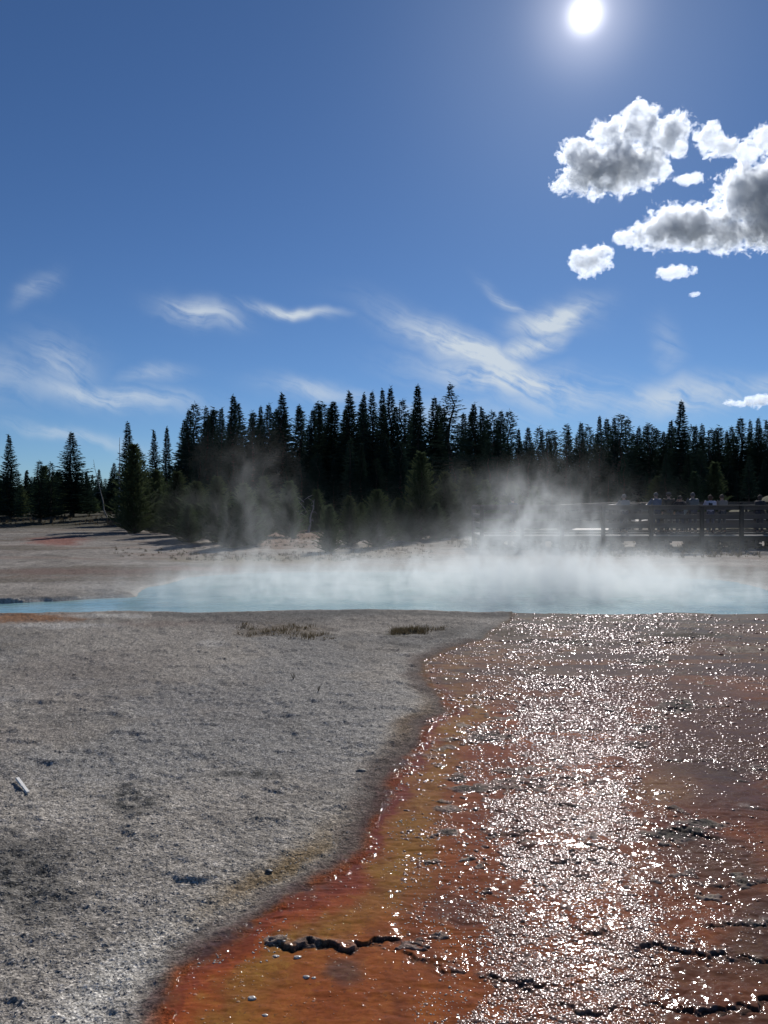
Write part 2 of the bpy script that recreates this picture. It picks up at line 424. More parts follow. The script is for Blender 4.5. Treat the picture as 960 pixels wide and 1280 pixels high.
# ------------------------------------------------------------------ ground materials
def ground_mat(wetside):
    m, n = material('wet_microbial_mat' if wetside else 'sinter_crust')
    pos = n.add('ShaderNodeNewGeometry', None, 'Position')
    col = n.add('ShaderNodeAttribute', None, 'Color', attribute_name='albedo')
    wet = n.add('ShaderNodeAttribute', None, 'Fac', attribute_name='wet')
    rip = n.add('ShaderNodeAttribute', None, 'Fac', attribute_name='ripple')
    dry = n.m('SUBTRACT', 1., wet)
    g1 = n.noise(pos, 90, 4, .7); g2 = n.noise(pos, 28, 3, .6)
    vor = n.add('ShaderNodeTexVoronoi', {'Vector': pos, 'Scale': 75., 'Randomness': 1.}, 'Distance')
    sp = n.m('ADD', n.m('MULTIPLY', n.sm(g1, .3, .7), .75), n.m('MULTIPLY', n.sm(g2, .3, .7), .45))
    vc = n.add('ShaderNodeTexVoronoi', {'Vector': pos, 'Scale': 130., 'Randomness': 1.}, 'Color')
    vv = n.add('ShaderNodeSeparateColor', {0: vc}, 0)
    vc2 = n.add('ShaderNodeSeparateColor', {0: n.add('ShaderNodeTexVoronoi', {'Vector': pos, 'Scale': 55., 'Randomness': 1.}, 'Color')}, 0)
    sp = n.m('ADD', sp, .38)
    sp = n.m('MULTIPLY', sp, n.m('ADD', n.m('MULTIPLY', n.m('POWER', vv, 2.5), .9), .70))
    sp = n.m('MULTIPLY', sp, n.m('ADD', n.m('MULTIPLY', n.m('POWER', vc2, 4.), .6), .86))
    spk = n.m('ADD', n.m('MULTIPLY', sp, dry), n.m('MULTIPLY', n.m('ADD', n.m('MULTIPLY', n.noise(pos, 22, 4, .65), .5), .75), wet))
    cc = n.mixc(1., col, n.add('ShaderNodeCombineColor', {0: spk, 1: spk, 2: spk}), 'MULTIPLY')
    if wetside:
        mo = n.sm(n.noise(n.vm('MULTIPLY', pos, (1., .8, 1.)), 5.5, 6, .7, .8), .42, .62)
        cc = n.mixc(n.m('MULTIPLY', mo, .5), cc, n.mixc(1., cc, (.62,.50,.62), 'MULTIPLY'))
        mo2 = n.sm(n.noise(pos, 16., 6, .72, 1.2), .50, .66)
        cc = n.mixc(n.m('MULTIPLY', mo2, .45), cc, n.mixc(1., cc, (1.35,1.75,1.5), 'MULTIPLY'))
        mo3 = n.sm(n.noise(pos, 60., 4, .7, .6), .54, .70)
        cc = n.mixc(n.m('MULTIPLY', mo3, .55), cc, (.055,.03,.02))
    # dry bump: grit
    hd = n.m('ADD', n.m('MULTIPLY', g1, .0042), n.m('ADD', n.m('MULTIPLY', g2, .007), n.m('MULTIPLY', vor, .0042)))
    hd = n.m('MULTIPLY', hd, n.m('ADD', n.m('MULTIPLY', dry, .95), .03))
    # a thin film of water, and knobs of mineral crust that stand out of it
    stv = n.vm('MULTIPLY', pos, (1., 1.15, 1.))
    wrp = n.vm('ADD', stv, n.vm('MULTIPLY', n.vm('SUBTRACT', n.noise(stv, 60, 2, .5, 0, 1), (.5,.5,.5)), (.012,.012,0.)))
    py_ = n.add('ShaderNodeSeparateXYZ', {0: pos}, 1)
    hw = n.m('ADD', n.m('MULTIPLY', n.noise(stv, 30, 2, .5, .5), .0012), n.m('MULTIPLY', n.noise(stv, 9, 2, .5, .5), .0030))
    hw = n.m('MULTIPLY', hw, wet)
    knob = None
    if wetside:
        def knobs(scale, amp, w, jit):
            v = n.add('ShaderNodeTexVoronoi', {'Vector': n.vm('ADD', wrp, (jit, jit*.7, 0.)), 'Scale': scale, 'Randomness': 1.}, None)
            rnd = n.add('ShaderNodeSeparateColor', {0: v.outputs['Color']}, 0)
            prs = n.m('GREATER_THAN', n.m('MULTIPLY', rip, w), rnd)
            dome = n.m('MULTIPLY', prs, n.m('SUBTRACT', 1., n.sm(v.outputs['Distance'], .0, .62)))
            return n.m('MULTIPLY', dome, amp), dome
        k1 = n.m('SUBTRACT', 1., n.sm(py_, 4.2, 7.5)); k3 = n.sm(py_, 5.5, 9.)
        h1, d1 = knobs(112., .0013, k1, 0.); h2, d2 = knobs(60., .0024, n.m('MULTIPLY', .85, n.m('SUBTRACT', 1., n.sm(py_, 5.2, 7.))), 3.)
        hw = n.m('ADD', hw, n.m('MAXIMUM', h1, h2))
        knob = n.m('MAXIMUM', d1, d2)
        hw = n.m('ADD', hw, n.m('MULTIPLY', n.m('MULTIPLY', knob, n.noise(pos, 260, 1, .5)), .0003))
        pale = n.mixc(n.noise(pos, 40, 3, .6), (.27,.19,.14), (.50,.44,.40))
        cc = n.mixc(n.m('MULTIPLY', n.sm(knob, .25, .9), .42), cc, pale)
        cc = n.mixc(n.m('MULTIPLY', n.m('MULTIPLY', n.sm(rip, .5, .9), n.m('SUBTRACT', 1., n.sm(knob, .0, .4))), .6), cc, (.045,.025,.02))
    b = n.add('ShaderNodeBump', {'Height': n.m('ADD', hd, hw), 'Strength': 1., 'Distance': 1.})
    film = n.sm(n.m('ADD', wet, n.m('MULTIPLY', n.m('SUBTRACT', n.noise(pos, 26, 3, .6), .5), 1.1)), .56, .60)
    rough = n.m('SUBTRACT', .88, n.m('MULTIPLY', film, .80))
    # the film is thin and broken by dry pores, so only part of the surface mirrors
    p = n.add('ShaderNodeBsdfPrincipled', {'Base Color': cc, 'Roughness': .88, 'Normal': b, 'Specular IOR Level': .05})
    fre = n.add('ShaderNodeFresnel', {'IOR': 1.33, 'Normal': b})
    gl = n.add('ShaderNodeBsdfGlossy', {'Color': (1, .97, .98, 1), 'Roughness': .075, 'Normal': b})
    p = n.add('ShaderNodeMixShader', {0: n.m('MULTIPLY', film, n.m('ADD', .016, n.m('MULTIPLY', fre, .22))), 1: p, 2: gl})
    finish(n, p)
    return m

# ------------------------------------------------------------------ ground mesh
def build_ground():
    fine = np.linspace(-36, 36, 940)
    coarse = np.linspace(36, 324, 60)[1:-1]
    ang = np.radians(np.concatenate([fine, coarse]))
    rr = np.concatenate([np.array([.0, .5, 1., 1.5, 1.9]), 1/np.linspace(1/2.2, 1/14.5, 860), 1/np.linspace(1/14.5, 1/90, 330)[1:], np.geomspace(92, 5000, 24)])
    A, Rr = np.meshgrid(ang, rr)
    x = (np.sin(A)*Rr).ravel().astype(np.float64); y = (np.cos(A)*Rr).ravel().astype(np.float64)
    H, c, sd, spool, wet, rip, PX, PY = ground_fields(x, y)
    V = np.stack([x, y, H], 1)
    nr, nc = len(rr), len(ang)
    i = np.arange(nr-1)[:, None]*nc; j = np.arange(nc)[None, :]; j2 = (j+1) % nc
    Q = np.stack([i+j, i+j2, i+nc+j2, i+nc+j], -1).reshape(-1, 4)
    fsd = sd[Q].mean(1)
    in_ch = (fsd > .0)
    for name, sel, wetside, lab in (('ground', ~in_ch, False, 'pale grey crusted geyser ground around the hot pool'),
                                    ('runoff_channel', in_ch, True, 'orange and brown microbial mat under a thin sheet of glittering runoff water')):
        q = Q[sel]; used = np.unique(q); mp = np.full(len(V), -1, np.int64); mp[used] = np.arange(len(used))
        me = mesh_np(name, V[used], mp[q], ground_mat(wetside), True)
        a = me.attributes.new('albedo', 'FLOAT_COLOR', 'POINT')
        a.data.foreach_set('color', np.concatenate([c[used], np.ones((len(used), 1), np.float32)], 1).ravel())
        for k, arr in (('wet', wet), ('ripple', rip)):
            a = me.attributes.new(k, 'FLOAT', 'POINT'); a.data.foreach_set('value', arr[used])
        tag(link(bpy.data.objects.new(name, me)), lab, None, None, 'structure')
build_ground()

# pool water
def build_pool():
    m, n = material('hot_spring_water')
    pos = n.add('ShaderNodeNewGeometry', None, 'Position')
    f = n.noise(n.vm('MULTIPLY', pos, (.25, .8, 1.)), 1.2, 4, .6)
    c = n.mixc(n.sm(f, .3, .7), (.17,.35,.37), (.34,.50,.50))
    h = n.m('ADD', n.m('MULTIPLY', n.noise(n.vm('MULTIPLY', pos, (.6, 1.4, 1.)), 6, 3, .6), .012), n.m('MULTIPLY', n.noise(pos, 30, 2, .5), .0012))
    b = n.add('ShaderNodeBump', {'Height': h, 'Strength': 1., 'Distance': 1.})
    finish(n, n.add('ShaderNodeBsdfPrincipled', {'Base Color': c, 'Roughness': .12, 'IOR': 1.33, 'Normal': b}))
    xs = np.linspace(-16, 22, 60); ys = np.linspace(12.8, 23, 30)
    P = POOL_W; cx, cy = P.mean(0)
    Pg = np.array([[px + (px-cx)/abs(px-cx)*.0, py] for px, py in P])
    d = Pg-np.array([[cx, 17.0]]); L = np.linalg.norm(d, axis=1, keepdims=True); Pg = Pg + d/L*0.9
    # keep it under the ground: slightly larger than the basin, below the rim
    Z = np.full((len(Pg), 1), WATER_Z)
    me = bpy.data.meshes.new('hot_spring_pool'); me.from_pydata(np.hstack([Pg, Z]).tolist(), [], [list(range(len(Pg)))]); me.materials.append(m)
    tag(link(bpy.data.objects.new('hot_spring_pool', me)), 'pale turquoise hot spring water under drifting steam', None, None, 'structure')
build_pool()

# ------------------------------------------------------------------ scattered stones and flakes (nobody could count them)
def scatter(name, label, pts, sizes, mat, flat=.5, seed=1, cat=None):
    r = np.random.default_rng(seed); N = len(pts)
    # a squashed octahedron with jittered corners
    B = np.array([[1,0,0],[0,1,0],[-1,0,0],[0,-1,0],[0,0,1],[0,0,-.6],[.75,.75,.35],[-.75,.75,.3],[-.75,-.75,.35],[.75,-.75,.3]], float)
    T = np.array([[0,6,4],[6,1,4],[1,7,4],[7,2,4],[2,8,4],[8,3,4],[3,9,4],[9,0,4],[0,5,6],[6,5,1],[1,5,7],[7,5,2],[2,5,8],[8,5,3],[3,5,9],[9,5,0]])
    V = B[None]*(1+.35*r.standard_normal((N, len(B), 1))*.6)
    V[..., 2] *= flat
    V[..., 0] *= r.uniform(.7, 1.5, (N, 1))
    a = r.uniform(0, 6.28, (N, 1)); cx = V[..., 0]*np.cos(a)-V[..., 1]*np.sin(a); cy = V[..., 0]*np.sin(a)+V[..., 1]*np.cos(a)
    V = np.stack([cx, cy, V[..., 2]], -1)*np.asarray(sizes)[:, None, None] + np.asarray(pts)[:, None, :]
    Fc = (T[None]+np.arange(N)[:, None, None]*len(B)).reshape(-1, 3)
    me = mesh_np(name, V.reshape(-1, 3), Fc, mat, False)
    return tag(link(bpy.data.objects.new(name, me)), label, None, None, 'stuff')
M_grit = simple_mat('grey_sinter_grit', (.33,.305,.27), .85, .35, 30, 0, 40)
M_flake = simple_mat('wet_white_sinter', (.50,.45,.39), .25, .4, 60, .002, 120, spec=.6)
M_dark = simple_mat('dark_sinter', (.06,.06,.06), .5, .4, 40, .003, 90)
def px_scatter(n, x0, x1, y0, y1, seed, cond=None, zoff=0.0):
    r = np.random.default_rng(seed)
    PXs = r.uniform(x0, x1, n); PYs = r.uniform(y0, y1, n)
    P = np.array([at(a, b)[:2] for a, b in zip(PXs, PYs)])
    H, c, sd, sp, wet, rip, pX, pY = ground_fields(P[:, 0], P[:, 1])
    k = cond(sd, sp, pX, pY, P) & (sp < -.15)
    P = P[k]
    return np.column_stack([P, H[k]+zoff]), r, sd[k]
p, r_, s_ = px_scatter(26000, -80, 620, 775, 1320, 3, lambda sd, sp, X, Y, P: sd < -.04)
dist = np.linalg.norm(p[:, :2], axis=1)
scatter('gravel', 'fine grey sinter grit strewn over the dry crust', p, np.abs(r_.standard_normal(len(p))*.3+.75)*(.0012+.0007*dist), M_grit, .45, 4)
def s_edge(P): return seg_dist(P[:, 0], P[:, 1], EDGE_W)[0]
nz = lambda P, s, sc: fbm(P[:, 0], P[:, 1], sc, 3, s)
p, r_, s_ = px_scatter(15000, 180, 1040, 800, 1320, 5, lambda sd, sp, X, Y, P: (sd > .12) & (nz(P, 91, 2.4)+.55*np.exp(-(((X-560)/150)**2+((Y-1090)/110)**2))-.25*(X > 780)-.25*(s_edge(P) < .6) > .30))
dist = np.linalg.norm(p[:, :2], axis=1)
scatter('sinter_flakes', 'small pale flakes and bubbles standing out of the orange runoff', p, np.minimum(np.exp(r_.standard_normal(len(p))*.5), 2.)*(.0007+.0007*dist), M_flake, .35, 6)

def crust_knobs(n=160000):
    r = np.random.default_rng(61)
    PXs = r.uniform(500, 1040, n); PYs = r.uniform(766, 1300, n)
    P = np.array([at(a, b)[:2] for a, b in zip(PXs, PYs)])
    H, c, sd, sp, wet, rip, X, Y = ground_fields(P[:, 0], P[:, 1])
    k = (sd > .04) & (sp < -.1) & (r.random(n) < rip*.78*(1-.35*ss(1050, 1200, Y))+.004)
    P = P[k]; H = H[k]; N = len(P); d = P[:, 1]
    rad = (.0014+.00145*d)*np.exp(r.standard_normal(N)*.40); hh = rad*r.uniform(.14, .34, N)
    S = 8; a = np.arange(S)*2*math.pi/S
    ring = lambda q, z: np.stack([np.cos(a)*q, np.sin(a)*q, np.full(S, z)], 1)
    B = np.vstack([[[0, 0, 1.]], ring(.42, .86), ring(.78, .48), ring(1.02, -.25)])
    T = []
    for q in range(S):
        q2 = (q+1) % S
        T.append((0, 1+q, 1+q2))
        for lv in (1, 1+S): T += [(lv+q, lv+S+q, lv+S+q2), (lv+q, lv+S+q2, lv+q2)]
    T = np.array(T)
    V = np.repeat(B[None], N, 0)*(1+.10*r.standard_normal((N, len(B), 1)))
    V[..., 0] *= r.uniform(.8, 1.5, (N, 1)); th = r.uniform(0, 3.14, (N, 1))
    vx = V[..., 0]*np.cos(th)-V[..., 1]*np.sin(th); vy = V[..., 0]*np.sin(th)+V[..., 1]*np.cos(th)
    tl = r.normal(0, .07, (N, 2, 1))
    vz = V[..., 2]*hh[:, None] + (vx*tl[:, 0] + vy*tl[:, 1])*rad[:, None]
    V = np.stack([vx*rad[:, None]+P[:, :1], vy*rad[:, None]+P[:, 1:2], vz+H[:, None]-.001], -1)
    Fc = (T[None]+np.arange(N)[:, None, None]*len(B)).reshape(-1, 3)
    m, t = material('wet_crust_knobs')
    ps = t.add('ShaderNodeNewGeometry', None, 'Position')
    cc = t.mixc(t.sm(t.noise(ps, 7, 4, .65), .35, .65), (.20,.075,.028), (.33,.24,.18))
    cc = t.mixc(t.noise(ps, 90, 2, .6), cc, (.10,.06,.045))
    df = t.add('ShaderNodeBsdfDiffuse', {'Color': cc}); gl = t.add('ShaderNodeBsdfGlossy', {'Color': (1, .94, .985, 1), 'Roughness': .19})
    fr = t.add('ShaderNodeFresnel', {'IOR': 1.36})
    finish(t, t.add('ShaderNodeMixShader', {0: t.m('ADD', .035, t.m('MULTIPLY', fr, .22)), 1: df, 2: gl}))
    me = mesh_np('crust_knobs', V.reshape(-1, 3), Fc, m, True)
    tag(link(bpy.data.objects.new('crust_knobs', me)), 'glinting wet mineral knobs that make the silvery strip in the runoff', None, None, 'stuff')
    print('knobs', N)
crust_knobs()

# ------------------------------------------------------------------ conifers
def foliage_mat(name, col, tr=.12):
    return simple_mat(name, col, .75, .35, 1.5, 0, 10, objvar=.25, trans=tr, spec=0.)
M_spruce = foliage_mat('spruce_needles', (.046,.074,.052), .14)
M_pine = foliage_mat('young_pine_needles', (.095,.130,.065), .32)
M_bark = simple_mat('conifer_bark', (.10,.075,.055), .9, .3, 10, .01, 20, stretch=(1,1,.2))
M_deadwood = simple_mat('weathered_dead_wood', (.32,.30,.28), .8, .3, 8, .003, 30, stretch=(1,1,.15))

def conifer_mesh(name, h, rad, seed, style='spruce', z0=.06):
    r = np.random.default_rng(seed)
    tri = []
    z = h*z0; lev = 0
    V = []; 
    while z < h*.985:
        t = z/h
        if style == 'spruce':
            prof = (1-t)**.95*(1.0 if t > .12 else .7+2.5*t)*(.80+.4*r.random())
            nb = 7; step = .30+.16*(1-t); droop = -.32+.75*t
        elif style == 'ragged':
            prof = (1-t)**.8*(.45+.85*r.random()); nb = 6; step = .34+.3*(1-t); droop = -.35+.6*t
        elif style == 'lodgepole':
            prof = (1-t)**.65*(.55+.45*math.sin(min(1, t*1.7)*math.pi*.5+.4))*(.75+.5*r.random()); nb = 6; step = .35+.12*(1-t); droop = .1+.4*t
        else:  # young pine
            prof = (1-t)**.8*(.75 if t < .08 else 1.)*(.85+.3*r.random()); nb = 8; step = max(.10, h*.035); droop = .25+.55*t
        L0 = rad*prof + .06
        for k in range(nb):
            a = (k+r.random()*.8)*2*math.pi/nb + lev*1.1
            L = L0*r.uniform(.6, 1.12)
            if r.random() < .06: L *= .5
            z1 = z + r.uniform(-.4, .4)*step
            nseg = max(4, int(L/(.15 if style != 'young' else .11)))
            s = (np.arange(nseg)+r.random(nseg))/nseg
            for rep in range(3):
                s_ = np.clip(s + r.uniform(-.5, .5, nseg)/nseg, .05, 1)
                ca, sa = math.cos(a), math.sin(a)
                cz = z1 + L*(droop*s_ + (.35 if style != 'young' else .25)*s_**2*( .6 if style=='spruce' else .3)) 
                lat = r.uniform(-1, 1, nseg)*(.28*L*(1-s_)*1.0+.05)
                P = np.stack([ca*s_*L - sa*lat, sa*s_*L + ca*lat, cz - .12*np.abs(lat)], 1)
                ll = r.uniform(.7, 1.4, nseg)*(.30*(.45+.55*min(1, 1.6*(1-t))) if style != 'young' else .19)
                sgn = np.sign(lat)
                aa = a + sgn*r.uniform(.1, .9, nseg)
                dz = r.uniform(-.45, .25, nseg) if style != 'young' else r.uniform(.1, .9, nseg)
                D = np.stack([np.cos(aa), np.sin(aa), dz], 1); D /= np.linalg.norm(D, axis=1, keepdims=True)
                W = np.cross(D, r.standard_normal((nseg, 3))); W /= np.linalg.norm(W, axis=1, keepdims=True)
                w = ll*(.42 if style != 'young' else .36)
                V.append(np.stack([P-W*w[:, None]*.5, P+W*w[:, None]*.5, P+D*ll[:, None]], 1))
                W2 = np.cross(D, W)
                V.append(np.stack([P-W2*w[:, None]*.45, P+W2*w[:, None]*.45, P+D*ll[:, None]*.85], 1))
        z += step*.55 if style in ('spruce',) else step*.7; lev += 1
    # leader
    P = np.zeros((10, 3)); P[:, 2] = np.linspace(h*.95, h, 10)
    D = np.stack([r.standard_normal(10)*.25, r.standard_normal(10)*.25, np.full(10, .22)], 1)
    W = r.standard_normal((10, 3))*.03
    V.append(np.stack([P-W, P+W, P+D], 1))
    V = np.concatenate(V).reshape(-1, 3)
    Fc = np.arange(len(V)).reshape(-1, 3)
    return V, Fc
PROTO = {}
def tree_kind(key, h, rad, seed, style, z0, mat):
    V, Fc = conifer_mesh('crown', h, rad, seed, style, z0)
    crown = mesh_np('crown', V, Fc, mat)
    mb = MB(); r = random.Random(seed)
    pts = [(r.uniform(-.04, .04)*i, r.uniform(-.04, .04)*i, -0.3+(h*.97+.3)*i/8) for i in range(9)]
    R0 = h*.014+.03
    mb.tube(pts, [R0*(1-.93*i/8) for i in range(9)], 8)
    # bare inner limbs
    for k in range(int(14)):
        zz = h*(z0+.02+.06*k) if k < 10 else h*r.uniform(.1, .5)
        if zz > h*.9: continue
        a = r.uniform(0, 6.28); L = rad*.55*(1-zz/h)
        mb.tube([(0, 0, zz), (math.cos(a)*L*.5, math.sin(a)*L*.5, zz+.05*L), (math.cos(a)*L, math.sin(a)*L, zz+.0*L)], [.03*h/12, .02*h/12, .005], 4)
    me = bpy.data.meshes.new('trunk'); me.from_pydata(mb.v, [], mb.f); me.materials.append(M_bark)
    PROTO[key] = (crown, me, h)
for i in range(5): tree_kind(('spruce', i), 15, (2.3, 1.9, 2.6, 2.1, 2.7)[i], 100+i, 'spruce', (.05, .08, .04, .1, .06)[i], M_spruce)
for i in range(2): tree_kind(('ragged', i), 15, 2.7, 120+i, 'ragged', .1, M_spruce)
for i in range(3): tree_kind(('lodgepole', i), 13, (1.9, 2.3, 1.7)[i], 140+i, 'lodgepole', (.12, .2, .08)[i], M_spruce)
for i in range(4): tree_kind(('young', i), 5, (1.75, 2.0, 1.55, 2.3)[i], 160+i, 'young', .015, M_pine)
def tree(kind, x, y, h, name, label, cat, group, width=1.0):
    crown, trunk, h0 = PROTO[kind]
    o = empty(name, (x, y, gz(x, y)-.03), random.uniform(0, 6.28))
    s = h/h0; o.scale = (s*width, s*width, s)
    tag(o, label, cat, group)
    link(bpy.data.objects.new('crown', crown), o); link(bpy.data.objects.new('trunk', trunk), o)
    return o
ORD = ['first','second','third','fourth','fifth','sixth','seventh','eighth','ninth','tenth','eleventh','twelfth','thirteenth','fourteenth','fifteenth',
  'sixteenth','seventeenth','eighteenth','nineteenth','twentieth','twenty-first','twenty-second','twenty-third','twenty-fourth','twenty-fifth','twenty-sixth',
  'twenty-seventh','twenty-eighth','twenty-ninth','thirtieth','thirty-first','thirty-second','thirty-third','thirty-fourth','thirty-fifth','thirty-sixth','thirty-seventh','thirty-eighth','thirty-ninth','fortieth']
# skyline trees: photo x, top y, distance, kind, width factor, extra words
SPR = 'spruce'; LOD = 'lodgepole'; RAG = 'ragged'
left = [(12,543,66,SPR,1.0),(33,588,75,SPR,1.0),(50,575,62,LOD,1.2),(64,577,60,LOD,1.2),(90,539,70,SPR,1.15),(108,590,90,SPR,1.),(124,586,95,SPR,1.1),
        (143,578,85,SPR,1.),(160,527,70,SPR,1.1),(172,560,48,LOD,1.5),(193,537,68,SPR,.8),(209,533,66,SPR,.9)]
mid = [(237,511,68,SPR,.85),(258,508,70,SPR,.75),(267,510,76,SPR,.8),(277,509,72,SPR,.7),(292,493,68,SPR,.95),(317,513,74,LOD,.9),(326,507,78,SPR,.7),(336,504,72,SPR,.8),
       (353,491,70,SPR,1.05),(374,505,72,SPR,.9),(391,511,78,SPR,.7),(400,506,74,SPR,.75),(417,500,70,SPR,.95),(437,489,68,SPR,1.0),(455,491,76,SPR,.75),(465,488,72,SPR,.85),
       (478,486,78,SPR,.75),(488,483,70,SPR,.9),(503,498,72,RAG,.9),(522,480,68,SPR,1.0),(543,495,75,SPR,.8),(563,478,66,RAG,1.1),(592,503,70,SPR,.8),(602,508,76,SPR,.8),(615,512,72,LOD,.8),(626,512,75,SPR,.8)]
right = [(648,536,82,SPR,.8),(660,533,84,SPR,.8),(677,538,86,SPR,.7),(685,537,82,LOD,.9),(693,545,88,SPR,.8),(708,530,80,LOD,1.0),(726,527,80,SPR,.9),(735,531,84,LOD,.9),
         (749,519,80,SPR,.75),(758,522,84,SPR,.8),(767,521,78,SPR,.7),(775,517,76,LOD,1.2),(784,522,80,LOD,1.),(798,533,78,SPR,.9),(811,529,76,LOD,1.05),(818,533,84,LOD,1.),
         (829,538,80,SPR,.8),(838,525,82,SPR,.8),(851,500,76,SPR,1.1),(869,531,80,SPR,.7),(877,530,84,SPR,.8),(888,535,78,LOD,1.),(899,532,80,LOD,1.),(908,538,84,SPR,.7),
         (925,521,76,SPR,.95),(937,525,80,SPR,.7),(947,521,78,SPR,.8),(958,525,76,SPR,.8),(975,518,78,SPR,.9),(990,526,76,SPR,.9)]
ct = 0
for zone, arr, desc in (('left', left, 'among those left of the tall wood'), ('mid', mid, 'on the tall wood\'s skyline'), ('right', right, 'on the skyline behind the boardwalk')):
    for i, (px, py, d, kd, w) in enumerate(arr):
        d = d + random.uniform(-2, 2)
        pos = at_d(px, d); z = gz(pos.x, pos.y); h = topz(py, d)-z
        nk = {SPR: 5, LOD: 3, RAG: 2}[kd]
        look = {SPR: 'pointed dark spruce', LOD: 'blunt dark pine', RAG: 'ragged open spruce'}[kd]
        lab = f'{look}, {ORD[i]} from the left {desc}'
        if zone == 'right' and i == 18: lab = 'tallest pointed spruce, standing clear above the trees behind the boardwalk crowd'
        if zone == 'mid' and i == 21: lab = 'ragged spruce with open tiered top, highest tree of the central wood'
        if zone == 'left' and i == 8: lab = 'tall spruce with a bushy pine at its foot, beside the bare snag'
        if zone == 'left' and i == 4: lab = 'lone pointed spruce rising over the low trees at the left'
        if zone == 'left' and i == 0: lab = 'pointed spruce standing nearest the photo\'s left edge'
        tree((kd, ct % nk), pos.x, pos.y, h, 'pine_tree' if kd == LOD else 'spruce_tree', lab, 'tree', 'conifers that form the skyline', w*(12.5/max(h,7))**.6*(1.5 if zone == 'mid' else 1.4 if zone == 'right' else 1.1)*random.uniform(.88, 1.2))
        ct += 1
# trees behind and between them
rr_ = random.Random(5)
def fill(px0, px1, n, d0, d1, t0, t1, lab, grp, name='spruce_tree', kinds=(SPR, LOD)):
    global ct
    for i in range(n):
        px = px0+(px1-px0)*(i+rr_.random())/n; d = rr_.uniform(d0, d1)
        pos = at_d(px, d); z = gz(pos.x, pos.y); h = topz(rr_.uniform(t0, t1), d)-z
        kd = kinds[i % len(kinds)]
        tree((kd, ct % {SPR: 5, LOD: 3}[kd]), pos.x, pos.y, h, name, lab, 'tree', grp, rr_.uniform(1.3, 1.9)); ct += 1
fill(225, 640, 38, 78, 92, 502, 530, 'dark spruce filling the tall central wood behind its front trees', 'inner trees of the central wood', 'spruce_tree', (SPR, LOD, SPR))
fill(215, 645, 26, 58, 66, 545, 590, 'lower dark conifer at the front foot of the tall central wood', 'lower trees of the central wood')
fill(640, 1010, 36, 84, 98, 530, 552, 'dark conifer filling the wood behind the boardwalk', 'inner trees of the right wood')
fill(640, 1010, 24, 62, 72, 560, 600, 'low dark conifer at the front foot of the wood behind the boardwalk', 'lower trees of the right wood')
fill(-40, 225, 30, 95, 130, 588, 603, 'small far conifer in the low treeline at the left', 'far trees of the low treeline at the left', kinds=(SPR, LOD))
fill(1010, 1300, 12, 75, 90, 515, 550, 'dark conifer beyond the right edge of the view', 'trees beyond the right edge')
fill(-330, -20, 12, 70, 90, 545, 590, 'dark conifer beyond the left edge of the view', 'trees beyond the left edge')

def far_wood():
    r = np.random.default_rng(44); VV = []; o = 0
    for i in range(420):
        px = r.uniform(-330, 1330); d = r.uniform(88, 125)
        base = 585 if px < 215 else (548 if px < 640 else 566)
        if px < 215: d += 25
        p = at_d(px, d); h = topz(base + r.uniform(0, 26), d)-.4; rad = h*r.uniform(.13, .2)
        n = 260; t = r.random(n)**1.3*.97; a = r.uniform(0, 6.28, n); L = rad*(1-t)*r.uniform(.3, 1.1, n)
        P = np.stack([p.x+np.cos(a)*L, p.y+np.sin(a)*L, .4+h*(t*.96+.03)], 1)
        D = np.stack([np.cos(a), np.sin(a), r.uniform(-.6, .2, n)], 1)*(.25+.9*(1-t))[:, None]*.75
        W = np.cross(D, r.standard_normal((n, 3))); W *= (.32/np.linalg.norm(W, axis=1)*(.3+.7*(1-t)))[:, None]
        VV.append(np.stack([P-W-D*.3, P+W-D*.3, P+D], 1))
    V = np.concatenate(VV).reshape(-1, 3)
    me = mesh_np('forest', V, np.arange(len(V)).reshape(-1, 3), M_spruce)
    tag(link(bpy.data.objects.new('forest', me)), 'dark mass of the wood receding behind the front trees', None, None, 'stuff')
far_wood()
